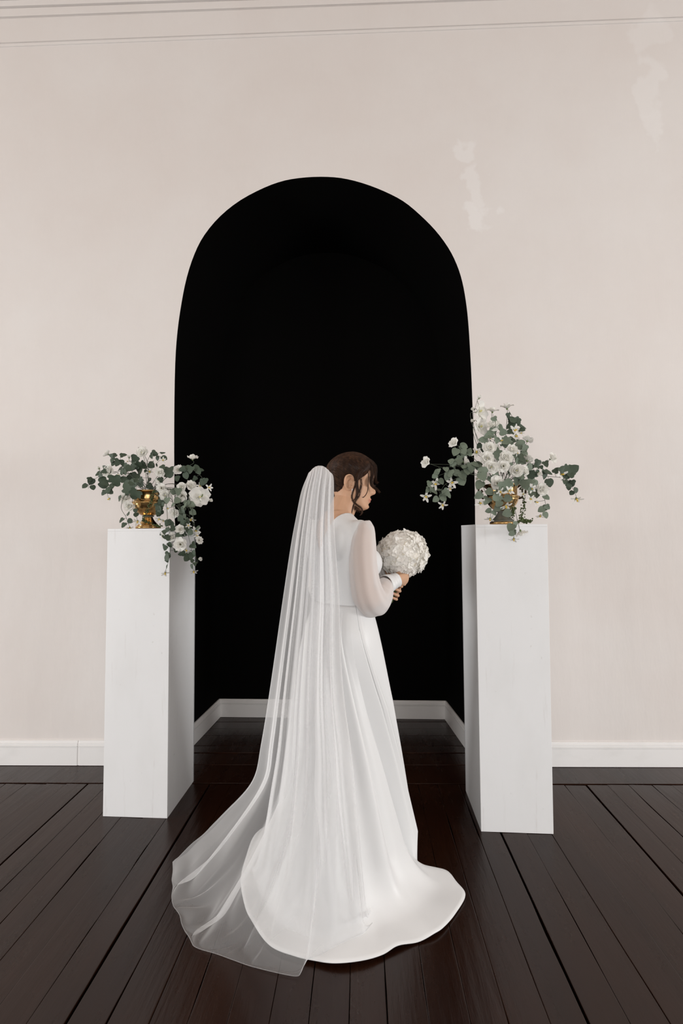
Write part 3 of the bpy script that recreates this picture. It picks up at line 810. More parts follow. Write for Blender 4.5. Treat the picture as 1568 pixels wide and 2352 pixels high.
# ---- hair
hr = [(0, .092), (18, .090), (35, .080), (50, .060), (62, .036), (74, .012), (84, .010), (92, .030), (102, .030), (112, .004), (130, -.026), (155, -.046), (180, -.052)]
def hairline(th):
    a = abs((math.degrees(th)+180) % 360-180); return float(np.interp(a, [q[0] for q in hr], [q[1] for q in hr]))
nth, nr = 150, 46
V = []
for i in range(nr):
    t = i/(nr-1)
    for k in range(nth):
        th = 2*PI*k/nth; z = .1205 - (.1205-hairline(th))*t**.9
        off = .0015 + .016*min(1, (1-t)*2.2)**.8
        V.append(HD(head_pt(th, z, off)))
F = [tuple(reversed(f)) for f in grid_faces(nr, nth, True)]
V.append(HD((0, 0, .1215+.0155)))
for k in range(nth): F.append((len(V)-1, k, (k+1) % nth))
hair = obj('hair', V, F, M_hair, bride)
HB = BVHTree.FromPolygons([Vector(v) for v in V], F)
bunc = HD((-.104, 0, .022))
VB, FB = ellipsoid(bunc, (.030, .038, .034), np.column_stack([Fhp, Lh, Uh]), 40, 24)
VB = [bunc+(np.array(v)-bunc)*(1+.05*math.sin(9*math.atan2(*( (np.array(v)-bunc)@np.column_stack([Lh, Uh]) ))+5*((np.array(v)-bunc)@Fhp)/.03)) for v in VB]
obj('bun', VB, FB, M_hair, bride)
M_hairL = mat('brown_hair_light', (.030, .0130, .0070), .42, spec=.22, noise=((90, 90, 30), (.085, .040, .021), .42, .72))
strands = MB(); hc = HD((0, 0, .02))
knot = np.array((-.100, 0, .028))
def strand_tri(mb, P, r):
    P = np.asarray(P); T, N, Bn = frames(P); n = len(P); V = []; F = []
    for i in range(n):
        rr_ = r*(1 if i < n-1 else .3)
        for k in range(3):
            a = 2*PI*k/3; V.append(P[i]+rr_*(N[i]*math.cos(a)+Bn[i]*math.sin(a)))
    for i in range(n-1):
        for k in range(3): F.append((i*3+k, i*3+(k+1) % 3, i*3+3+(k+1) % 3, i*3+3+k))
    mb.add(V, F)
g = np.random.default_rng(11)
for q in range(2600):
    th = g.uniform(-PI, PI)
    if abs(math.degrees(th)) > 150: continue
    z = hairline(th)+.002; s = head_pt(th, z, .003)
    u0 = g.uniform(0, .55) if q % 2 else 0
    e = knot+g.normal(0, .012, 3); e[0] = knot[0]
    P = []
    for t in np.linspace(u0, 1, 15):
        p = s*(1-t)+e*t; p = p + np.array([0, 0, .035])*math.sin(PI*t)*max(0, math.cos(th*.6)); w = HD(p); d = unit(w-hc)
        h = HB.ray_cast(Vector(hc+d*.3), Vector(-d), .3)
        if h[0] is None: break
        P.append(np.array(h[0])+d*(.0006+.0012*abs(math.sin(q*1.7))*math.sin(PI*t)))
    if len(P) > 5: strand_tri(strands, P, .0005+.00025*(q % 3 == 0))
obj('hair_strands', strands.V, strands.F, M_hairL, bride, kind='stuff')
def lock(name, P, n, w0, w1, seed, wave=.0, r=.00042, m=26):
    """a loose lock: n strands around a path of (px, py, depth)"""
    g = np.random.default_rng(seed); mb = MB()
    C = np.array([at_y(*p) for p in P])
    for q in range(n):
        o0 = g.normal(0, 1, 3); o1 = o0*.75+g.normal(0, .5, 3); e = g.uniform(.86, 1.0); ph = g.uniform(0, 6.28)
        Q = cr(C, 60)[:int(60*e)]; k = len(Q); t = np.linspace(0, e, k)
        w = (w0*(1-t)+w1*t)[:, None]*np.clip(t*6+.35, 0, 1)[:, None]
        Q = Q + w*(o0*(1-t)[:, None]+o1*t[:, None]) + wave*np.sin(t*9+ph)[:, None]*np.array([.7, .3, .5])
        strand_tri(mb, cr(Q[::3], m), r)
    return obj(name, mb.V, mb.F, M_hairL, bride)
lock('fringe', [(838, 1054, 1.86), (852, 1059, 1.872), (862, 1072, 1.89), (862, 1094, 1.895), (863, 1106, 1.89), (870, 1109, 1.885)], 60, .0030, .0034, 1, .0012)
lock('fringe', [(840, 1056, 1.85), (853, 1066, 1.86), (857, 1086, 1.865), (853, 1108, 1.86), (857, 1119, 1.86), (867, 1126, 1.865), (875, 1134, 1.87)], 60, .0036, .0024, 2, .0010)
lock('fringe', [(840, 1058, 1.845), (850, 1070, 1.85), (854, 1090, 1.852), (851, 1106, 1.85), (855, 1116, 1.85), (862, 1116, 1.855)], 45, .0028, .0026, 6, .0012)
lock('fringe', [(838, 1060, 1.838), (843, 1076, 1.838), (846, 1096, 1.838), (845, 1116, 1.838), (843, 1130, 1.836), (836, 1141, 1.832), (829, 1142, 1.83)], 9, .0008, .0008, 3)
lock('side_lock', [(836, 1074, 1.825), (826, 1084, 1.818), (820, 1098, 1.812), (819, 1114, 1.808), (821, 1128, 1.806), (818, 1142, 1.804), (811, 1153, 1.802)], 80, .0046, .0024, 4, .0010)
lock('side_lock', [(832, 1080, 1.82), (828, 1096, 1.815), (829, 1112, 1.812), (826, 1128, 1.808), (825, 1138, 1.806), (817, 1150, 1.803), (812, 1160, 1.80), (808, 1174, 1.798), (808, 1184, 1.797)], 26, .0030, .0014, 5, .0012)
lock('side_lock', [(822, 1090, 1.815), (814, 1118, 1.808), (808, 1136, 1.803), (809, 1147, 1.802), (813, 1154, 1.802), (820, 1160, 1.804), (829, 1167, 1.808), (831, 1177, 1.810), (823, 1187, 1.812)], 26, .0020, .0018, 7, .0010)
lock('side_lock', [(826, 1100, 1.86), (816, 1140, 1.86), (811, 1160, 1.86), (820, 1170, 1.862), (828, 1174, 1.862)], 50, .004, .005, 8, .002)
# ---- earring: three little pearls
er = MB()
for (px, py, r) in ((809.5, 1125, .0034), (808.8, 1130, .0022), (808.2, 1134.5, .0034)):
    er.add(*ellipsoid(at_y(px, py, 1.812), (r, r, r*1.15), None, 14, 10))
er.tube([at_y(809, 1122, 1.813), at_y(808, 1134, 1.812)], .0007, 6)
obj('earring', er.V, er.F, M_pearl, bride, label='small pearl drop earring')

# ---- veil
NS_, NT_ = 560, 150
# rows: left (px,py,Y), right (px,py,Y), bulge of the middle towards the camera
rows = [((724, 1082, 1.80), (758, 1086, 1.80), .0), ((711, 1084, 1.775), (764, 1092, 1.775), .030), ((705, 1096, 1.755), (766, 1104, 1.755), .040), ((692, 1130, 1.735), (766, 1132, 1.735), .035), ((680, 1190, 1.715), (766, 1190, 1.70), .03),
        ((669, 1250, 1.71), (769, 1250, 1.67), .03), ((651, 1370, 1.715), (778, 1370, 1.68), .045), ((634, 1490, 1.72), (781, 1490, 1.645), .06), ((618, 1600, 1.73), (789, 1600, 1.60), .07), ((600, 1710, 1.75), (804, 1710, 1.565), .06), ((580, 1795, 1.78), (815, 1810, 1.545), .05)]
archz = [.020, .022, .012, 0, 0, 0, 0, 0, 0, 0, 0]
hemv = [((397, 1980), .004), ((393, 2022), .004), ((402, 2082), .004), ((420, 2140), .004), ((441, 2172), .006), ((500, 2193), .004), ((560, 2214), .004), ((622, 2231), .004), ((683, 2244), .004), ((703, 2204), .012), ((735, 2190), .022), ((790, 2172), .024), ((835, 2150), .026), ((858, 2128), .03)]
hv = np.array([at_z(p[0], p[1], z) for p, z in hemv]); hl = np.concatenate([[0], np.cumsum(np.linalg.norm(np.diff(hv, axis=0), axis=1))]); hl /= hl[-1]
def hemp(s): return np.array([np.interp(s, hl, hv[:, i]) for i in range(3)])
LR = np.array([[at_y(*r[0]), at_y(*r[1])] for r in rows]); BU = np.array([r[2] for r in rows])
def veil(seed, s0=0.0, s1=1.0, hemf=hemp, off=0.0, kf=(5, 8, 13)):
    g = np.random.default_rng(seed); ph = g.uniform(0, 6.28, 8)
    G = np.zeros((NT_, NS_, 3)); nR = len(rows)
    jw = cr(g.normal(0, 1, 24), NS_)
    for j in range(NS_):
        s = j/(NS_-1)
        # gathered pleats: the cloth doubles over itself where this runs backwards
        wpl = 1-.6*min(1, max(0, (s0+(s1-s0)*s-.34)/.16))
        sp = s + wpl*sum(a*math.sin(2*PI*f*s+p)/(2*PI*f) for a, f, p in zip((1.0, .9, .7), kf, ph))
        sp = min(max(sp, 0), 1); se = s0+(s1-s0)*sp; sh = s0+(s1-s0)*s
        P = []
        for i in range(nR):
            c = LR[i, 0]*(1-se)+LR[i, 1]*se; mid = 4*se*(1-se)
            c = c + np.array([0, -BU[i]*mid-off, archz[i]*mid])
            P.append(c)
        H = hemf(sh)
        top = P[-1]
        # fall from the last row to the floor and out to the hem
        Hp = hemf(se); fl = top + (Hp-top)*.62; w0 = max(0, 1-sh*4); fl[2] = (H[2]+.006)*(1-w0) + w0*(top[2]*.38+H[2]*.62)*.86
        for t in (.3, .55, .78): P.append((1-t)**2*top+2*t*(1-t)*(fl)+t*t*(fl*.35+Hp*.65))
        P.append(fl*.22+Hp*.55+H*.23); P.append(H)
        Q = cr(P, NT_)
        t = np.linspace(0, 1, NT_)
        d = sum(a*math.sin(2*PI*f*s+p) for a, f, p in zip((.012, .007, .004), kf, ph[3:]))
        lie = np.clip(Q[:, 2]/.25, .0, 1)
        grow = np.clip(t*3, .35, 1)
        Q[:, 1] -= d*grow*lie*1.2
        wob = np.interp(t, [0, .15, .5, 1], [0, .002, .004, .004])*jw[j]
        Q[:, 0] += wob
        Q[:, 2] += (1-lie)*np.clip((1-t)*7, 0, 1)*(.010+.012*abs(math.sin(2*PI*5.3*s+ph[6]+4*t[0])))*np.abs(np.sin(t*23+jw[j]*1.2+ph[7]))
        G[:, j] = Q
    G[:, :, 2] = np.maximum(G[:, :, 2], .003)
    # lay the tulle over the dress: smooth push-out fields
    DY = np.zeros((NT_, NS_)); DZ = np.zeros((NT_, NS_))
    for i in range(NT_):
        for j in range(NS_):
            p = G[i, j]
            h = SKB.ray_cast(Vector((p[0], p[1]-1.5, p[2])), Vector((0, 1, 0)), 1.5)
            if h[0] is not None and p[2] > .06: DY[i, j] = max(0, p[1]-(h[0][1]-.004-off))
            if p[2] < .16:
                h = SKB.ray_cast(Vector((p[0], p[1], .45)), Vector((0, 0, -1)), .45)
                if h[0] is not None: DZ[i, j] = max(0, h[0][2]+.004+off-p[2])
    def spread(D, n1, n2):
        for _ in range(n1):
            E = D.copy(); E[1:] = np.maximum(E[1:], D[:-1]); E[:-1] = np.maximum(E[:-1], D[1:])
            H = E.copy(); H[:, 1:] = np.maximum(H[:, 1:], E[:, :-1]); H[:, :-1] = np.maximum(H[:, :-1], E[:, 1:]); D = H
        for _ in range(n2):
            E = D.copy(); E[1:-1] = .5*D[1:-1]+.25*(D[:-2]+D[2:]); D = E.copy()
            D[:, 1:-1] = .5*E[:, 1:-1]+.25*(E[:, :-2]+E[:, 2:])
        return D
    lowz = np.clip((G[:, :, 2]-.05)/.12, 0, 1)
    G[:, :, 1] -= spread(DY, 4, 34)*lowz
    G[:, :, 2] += spread(DZ, 2, 12)
    wr = (np.clip((np.linspace(0, 1, NT_)-.16)/.15, 0, 1)[:, None]*np.clip((np.linspace(s0, s1, NS_)-.30)/.12, 0, 1)[None])[:, 1:-1]
    for _ in range(40):
        Y = G[:, :, 1]; Y[:, 1:-1] = Y[:, 1:-1]*(1-.6*wr)+.6*wr*.5*(Y[:, :-2]+Y[:, 2:])
    for _ in range(4):
        G[2:-2] = .5*G[2:-2]+.25*(G[1:-3]+G[3:-1])
    G[3:-3, 1:-1] = .6*G[3:-3, 1:-1]+.2*(G[3:-3, :-2]+G[3:-3, 2:])
    return G
vm = MB()
G1 = veil(21); vm.add(G1.reshape(-1, 3), grid_faces(NT_, NS_))
edge = MB().tube(G1[-1, ::2], .0009, 5); 
edge.tube(G1[:, 0], .0007, 5); edge.tube(G1[:, -1], .0006, 5)
hv2 = np.array([at_z(x, y, z) for x, y, z in ((575, 1985, .10), (590, 2045, .08), (625, 2105, .06), (690, 2150, .05), (770, 2155, .035), (828, 2130, .035), (852, 2110, .04))])
def hemp2(s):
    u = np.clip((s-.22)/.78, 0, 1)*6; i = min(5, int(u)); return hv2[i]*(1-u+i)+hv2[i+1]*(u-i)
G2 = veil(22, .22, 1.0, hemp2, .012, (4, 9, 14))
vm.add(G2.reshape(-1, 3), grid_faces(NT_, NS_))
vm.add(edge.V, edge.F)
veil_o = obj('veil', vm.V, vm.F, M_veil, bride, label='sheer white tulle veil falling from the bun to the floor')

def dens_of(G):
    w = np.linalg.norm(G[:, -1]-G[:, 0], axis=1); w = np.maximum(w, .10)
    w[-45:] = np.maximum.accumulate(w[-45:])
    d = np.clip((1.25/w)**.42, 1.0, 3.0)
    return np.repeat(d, NS_)
dd = np.concatenate([dens_of(G1), dens_of(G2), np.ones(len(edge.V))])
at_ = veil_o.data.attributes.new('gather', 'FLOAT', 'POINT'); at_.data.foreach_set('value', dd.astype(np.float32))

# ================================================================== BOUQUET
M_flor = thin('hydrangea_petal', (.97, .955, .92), .30, ((40, 40, 40), (.96, .93, .87), .5, .8))
M_florc = mat('hydrangea_heart', (.85, .80, .70), .7)
M_stem = mat('green_stem', (.055, .085, .025), .55)
BC = at_y(925, 1272, 2.02); BR = 58.5*2.02/1100
bq = thing('bouquet', 'round bouquet of cream white hydrangea held in both hands by the woman', 'bouquet', BC)
V, F = ellipsoid(BC, (BR*.90, BR*.9, BR*.80), None, 32, 20)
obj('flower_core', V, F, M_florc, bq)
st = MB()
for k in range(9):
    a = k*2*PI/9 if k < 8 else 0; r = .0095 if k < 8 else 0
    o_ = e1*math.cos(a)*r+e2*math.sin(a)*r
    st.tube([BC-UP*BR*.55+o_*1.5, ST+o_, SB+o_*1.15+sa*g.uniform(-.006, .008)], .0042, 8)
obj('stem_bundle', st.V, st.F, M_stem, bq)
def floret_mesh(seed):
    g = np.random.default_rng(seed); mb = MB()
    for q in range(4):
        a = q*PI/2+g.normal(0, .12); L = g.uniform(.0125, .0155); w = g.uniform(.0066, .0082); tilt = g.uniform(.15, .7); cup = g.uniform(-.0015, .0035); tw = g.normal(0, .25)
        V = []
        for i in range(5):
            u = i/4; ww = w*math.sin(PI*min(.97, .10+.82*u)**.9)
            for j in range(4):
                v = (j/3-.5)*2
                x = L*u; z = math.tan(tilt)*L*u*(1-.55*u) + cup*(v*v) + tw*v*ww*.4*u + g.normal(0, .0004)
                y = v*ww; V.append((x*math.cos(a)-y*math.sin(a), x*math.sin(a)+y*math.cos(a), z))
        mb.add(V, grid_faces(5, 4))
    m = mesh('floret', mb.V, mb.F, M_flor)
    k = MB().add(*ellipsoid((0, 0, .0012), (.0014, .0014, .0012), None, 6, 4))
    return m
fm = [floret_mesh(s) for s in range(6)]
def basis(n, up=None, spin=0.0):
    n = unit(n); u = np.array([0, 0, 1.0]) if up is None else np.asarray(up, float)
    u = u-u.dot(n)*n
    if np.linalg.norm(u) < 1e-3: u = np.array([1.0, 0, 0])-n[0]*n
    u = unit(u); x = np.cross(u, n)
    if spin: u, x = u*math.cos(spin)+x*math.sin(spin), x*math.cos(spin)-u*math.sin(spin)
    return x, u, n
def M3(p, x, y, z, s=1.0):
    M = Matrix.Identity(4)
    for i in range(3): M[i][0] = x[i]*s; M[i][1] = y[i]*s; M[i][2] = z[i]*s; M[i][3] = p[i]
    return M
NF = 430
fill = MB()
for k in range(NF):
    z = 1-2*(k+.5)/NF; ph = k*2.399963; r = math.sqrt(1-z*z)
    n = np.array([r*math.cos(ph), r*math.sin(ph), z])
    if n@unit(SB-BC) > .93: continue
    p = BC + n*np.array([1, 1, .91])*BR*(.90+g.uniform(-.05, .06))
    nn = unit(n + g.normal(0, .27, 3)); x, y, zz = basis(nn, None, g.uniform(0, 6.28)); M = M3(p, x, y, zz, g.uniform(1.0, 1.3))
    if n[1] > .25:                                # the far side, joined
        me_ = fm[k % 6]; fill.add([M @ v.co for v in me_.vertices], [tuple(q.vertices) for q in me_.polygons])
    else: inst('floret', fm[k % 6], M, bq)
obj('florets', fill.V, fill.F, M_flor, bq, kind='stuff')

# ================================================================== URNS AND FLOWERS
M_brass = mat('aged_brass', (.62, .40, .17), .22, metal=1, noise=((22, 22, 22), (.26, .15, .065), .48, .72), bump=((60, 60, 60), .15, .0008))
M_verd = mat('grey_patina', (.135, .145, .125), .5, metal=.4, noise=((30, 30, 60), (.22, .21, .17), .45, .8))
M_iron = mat('dark_bronze', (.060, .042, .028), .4, metal=.8)
M_rose = thin('rose_petal', (.94, .935, .90), .34, ((30, 30, 30), (.91, .88, .82), .5, .85))
M_heart = mat('rose_heart', (.66, .62, .30), .65)
M_eye = mat('flower_eye', (.10, .085, .035), .7)
M_stam = mat('yellow_stamen', (.75, .52, .07), .6)
M_sepal = mat('sepal', (.13, .19, .06), .6)
M_vine = mat('vine_stem', (.060, .075, .050), .6)
M_leafD = mat('dark_ivy_leaf', (.042, .064, .042), .55, spec=.35, noise=((45, 45, 45), (.095, .130, .088), .42, .75), bump=((120, 120, 120), .2, .001))
M_leafP = mat('pale_ivy_leaf', (.125, .160, .118), .6, spec=.3, noise=((45, 45, 45), (.225, .270, .205), .40, .75), bump=((120, 120, 120), .2, .001))
M_bead = mat('green_bead', (.055, .080, .018), .35, spec=.5)

def lathe(prof, n=48, flute=0, zr=None):
    V = []; F = []
    for r, z in prof:
        for k in range(n):
            a = 2*PI*k/n; rr_ = r
            if flute and zr[0] < z < zr[1]: rr_ *= 1+.035*(1 if k % 2 else -1)
            V.append((rr_*math.cos(a), rr_*math.sin(a), z))
    F = grid_faces(len(prof), n, True); return V, F
def at(V, c): return [np.asarray(v)+c for v in V]
def urn(label, c, handles, s=1.0):
    t = thing('urn', label, 'urn', c)
    P = lambda prof: [(r*s, z*s) for r, z in prof]
    V, F = lathe(P([(0, .0005), (.056, .0005), (.0595, .002), (.0595, .0115), (.057, .0135), (.05, .0138)])); obj('base', at(V, c), F, M_brass, t)
    V, F = lathe(P([(.050, .0135), (.0535, .015), (.050, .019), (.042, .028), (.034, .037), (.027, .047), (.0225, .057), (.021, .062)]), 64, 1 if handles else 0, (.016*s, .058*s)); obj('foot', at(V, c), F, M_verd if handles else M_brass, t, label='grey fluted foot' if handles else None)
    V, F = lathe(P([(.018, .060), (.027, .0605), (.029, .0635), (.027, .0665), (.021, .067)])); obj('collar', at(V, c), F, M_verd, t)
    bowl = cr(np.array([(.020, .066), (.036, .070), (.052, .081), (.066, .099), (.0735, .116), (.0765, .128)]), 24)
    V, F = lathe(P([tuple(b) for b in bowl]+[(.0815, .1295), (.083, .1325), (.0815, .1355), (.074, .137), (.0705, .139), (.0700, .152), (.0698, .165), (.0705, .177), (.074, .184)])); obj('bowl', at(V, c), F, M_brass, t)
    V, F = lathe(P([(.072, .1835), (.080, .188), (.0815, .191), (.080, .1935), (.075, .1925), (.068, .182), (.064, .15), (.06, .13), (0, .128)])); obj('rim', at(V, c), F, M_brass, t)
    if handles:
        for sg in (-1, 1):
            pts = [(.068, .175), (.085, .186), (.104, .184), (.112, .168), (.103, .155), (.094, .162), (.099, .170)]
            pts2 = [(.112, .168), (.108, .145), (.094, .130), (.078, .124)]
            m = MB(); f = lambda q: c+np.array([sg*q[0]*s*.95, -sg*q[0]*s*.20, q[1]*s])
            m.tube(cr([f(q) for q in pts], 40), np.linspace(.005, .0035, 40)*s, 8); m.tube(cr([f(q) for q in pts2], 20), .0048*s, 8)
            obj('handle', m.V, m.F, M_iron, t, label='dark scroll handle')
    return t
YL, YR = topL[1]-.02, topR[1]-.02
cL = at_y(340, 1200, YL); cL = np.array([cL[0], YL, hL]); cR = at_y(1154, 1200, YR); cR = np.array([cR[0], YR, hR])
urn('brass footed urn without handles, on the left pedestal', cL, False, 1.0)
urn('brass footed urn with dark scroll handles, on the right pedestal', cR, True, 1.0)

# ---- prototypes (flower diameter 1, axis +z, base at origin)
def petal_mesh(name, w, h, r0, t0, dt, cup, mt, nu=5, nv=5, wavy=.02, tip=.0, seed=0):
    g = np.random.default_rng(seed); V = []
    for i in range(nu):
        u = i/(nu-1); x, z = r0, 0.0
        for k in range(12):
            q = u*(k+.5)/12; t = t0+dt*q; x += h*u/12*math.sin(t); z += h*u/12*math.cos(t)
        ww = w*(math.sin(PI*(.12+.70*u))**.7)*(1-tip*u*u)
        tt = t0+dt*u
        for j in range(nv):
            v = (j/(nv-1)-.5)*2
            k = cup*v*v*(.4+.6*u)
            V.append((x-k*math.cos(tt)+g.normal(0, wavy*.3)*u, ww*v, z+k*math.sin(tt)+wavy*math.sin(3*v+5*u+seed)*u + (-.03 if abs(v) > .9 and u > .9 else 0)*1.0))
    m = mesh(name, V, grid_faces(nu, nv), mt); return m
P_in = [petal_mesh('petal', .17, .30, .015, .12, -.10, .13, M_rose, seed=s) for s in (1, 2)]
P_mid = [petal_mesh('petal', .21, .36, .03, .42, .15, .13, M_rose, wavy=.03, seed=s) for s in (3, 4)]
P_mid2 = [petal_mesh('petal', .23, .41, .035, .62, .45, .10, M_rose, wavy=.035, seed=s) for s in (13, 14)]
P_out = [petal_mesh('petal', .25, .45, .04, .80, .75, .08, M_rose, wavy=.04, seed=s) for s in (5, 6)]
P_flat = [petal_mesh('petal', .24, .48, .03, 1.0, .35, .05, M_rose, wavy=.03, seed=s) for s in (7, 8)]
P_star = [petal_mesh('petal', .12, .50, .03, 1.0, .5, .03, M_rose, nu=4, nv=3, wavy=.02, tip=.35, seed=s) for s in (9, 10)]
def ballmesh(name, r, z, mt, fl=1.0):
    V, F = ellipsoid((0, 0, z), (r, r, r*fl), None, 8, 5); return mesh(name, V, F, mt)
C_rose = ballmesh('flower_heart', .06, .16, M_heart, 1.4); C_dark = ballmesh('flower_heart', .06, .12, M_eye, .7)
def stamen():
    m = MB()
    for k in range(5):
        a = k*1.257; m.tube([(0, 0, .05), (.05*math.cos(a), .05*math.sin(a), .26)], .022, 5)
    m.add(*ellipsoid((0, 0, .06), (.07, .07, .06), None, 8, 5)); return mesh('stamen', m.V, m.F, M_stam)
C_star = stamen()
def calyx_mesh(L, mt):
    m = MB().add(*ellipsoid((0, 0, -.04), (.075, .075, .07), None, 8, 6))
    for k in range(5):
        a = k*1.2566; c, s = math.cos(a), math.sin(a)
        m.add([(.03*c-.05*s, .03*s+.05*c, .0), (.03*c+.05*s, .03*s-.05*c, .0), (L*.6*c-.04*-s*-1, L*.6*s+.04*c, .03), (L*c, L*s, .10), (L*.6*c+.04*s, L*.6*s-.04*c, .03)], [(0, 1, 4, 3, 2)])
    return mesh('calyx', m.V, m.F, mt)
CAL = calyx_mesh(.20, M_sepal)
LAYERS = {'rose': ((P_in, 4, 0.0), (P_mid, 5, .3), (P_mid2, 5, .9), (P_out, 6, .1)), 'open': ((P_mid, 5, .2), (P_out, 6, .0)), 'big': ((P_in, 2, .4), (P_flat, 3, .2), (P_flat, 3, 1.25)), 'bud': ((P_in, 3, 0), (P_mid, 4, .4))}
fg = np.random.default_rng(5)
def heads(parent, kind, p, n, dia, spin):
    x, y, z = basis(n, None, spin); M = M3(p, x, y, z, dia)
    for ms, cnt, ph in LAYERS[kind]:
        for k in range(cnt):
            a = ph+2*PI*k/cnt+fg.normal(0, .12)
            R = Matrix.Rotation(a, 4, 'Z') @ Matrix.Rotation(fg.normal(0, .10), 4, 'Y') @ Matrix.Scale(fg.uniform(.9, 1.1), 4)
            inst('petal', ms[k % 2], M @ R, parent)
    inst('flower_heart', C_dark if kind == 'open' else C_rose, M, parent)
    inst('calyx', CAL, M, parent)
def blossom(parent, p, n, dia):
    """small star flower at a vine tip: a part with its own petals"""
    x, y, z = basis(n, None, fg.uniform(0, 6)); M = M3(p, x, y, z, dia)
    b = inst('blossom', CAL, M, parent)
    for k in range(5): inst('petal', P_star[k % 2], M @ Matrix.Rotation(k*1.2566+fg.normal(0, .15), 4, 'Z') @ Matrix.Rotation(fg.normal(0, .18), 4, 'Y'), b)
    inst('stamen', C_star, M, b)
# ---- ivy leaf (length 1 along +y from the stalk, normal +z)
def leaf_mesh(name, out, mt, fold, droop, seed):
    g = np.random.default_rng(seed); V = []; F = []
    ys = [o[1] for o in out]
    f = lambda x, y: fold*abs(x) - droop*y*y + g.normal(0, .012)
    L = [(x, y, f(x, y)) for x, y in out]; Rr = [(-x, y, f(x, y)) for x, y in out]
    mids = [(0, y*.98+.01, -droop*y*y-.01) for y in (0, .25, .5, .75, 1.0)]
    V = mids+L+Rr; nL = len(out)
    for side in (0, 1):
        b = 5+side*nL
        for i in range(nL-1):
            y = (out[i][1]+out[i+1][1])/2; m = min(4, max(0, int(round(y*4))))
            F.append((m, b+i, b+i+1) if side else (m, b+i+1, b+i))
        prev = None
        for i in range(nL-1):
            m0 = min(4, max(0, int(round((out[i][1]+out[i+1][1])*2)))) 
            if prev is not None and prev != m0: F.append((prev, b+i, m0) if side else (prev, m0, b+i))
            prev = m0
    return mesh(name, V, F, mt)
IVY = [(0, 0), (.20, -.10), (.40, -.04), (.52, .16), (.47, .34), (.36, .44), (.36, .58), (.27, .76), (.12, .92), (0, 1.0)]
ROUND = [(0, 0), (.24, -.06), (.42, .08), (.50, .30), (.46, .52), (.34, .72), (.18, .88), (0, 1.0)]
MAPLE = [(0, 0), (.22, -.12), (.46, -.10), (.60, .06), (.48, .20), (.58, .38), (.56, .56), (.36, .58), (.34, .76), (.20, .92), (0, 1.0)]
LEAF = {'d': [leaf_mesh('leaf', IVY, M_leafD, .18, .22, 1), leaf_mesh('leaf', ROUND, M_leafD, -.12, .12, 2), leaf_mesh('leaf', IVY, M_leafD, -.20, .05, 3)],
        'p': [leaf_mesh('leaf', IVY, M_leafP, .18, .22, 4), leaf_mesh('leaf', ROUND, M_leafP, -.12, .12, 5), leaf_mesh('leaf', ROUND, M_leafP, .16, .25, 6)],
        'D': [leaf_mesh('leaf', MAPLE, M_leafD, .15, .15, 7)], 'P': [leaf_mesh('leaf', MAPLE, M_leafP, .15, .15, 8)]}
def add_leaf(parent, kind, c, tip, size, sway=.45):
    n = unit(np.array([fg.normal(0, sway), -1.0, .25+fg.normal(0, sway*.8)]))
    y = tip-tip.dot(n)*n; y = unit(y); x = np.cross(y, n); ms = LEAF[kind]
    p = c - y*size*.5
    inst('leaf', ms[int(fg.integers(len(ms)))], M3(p, x, y, n, size), parent); return p

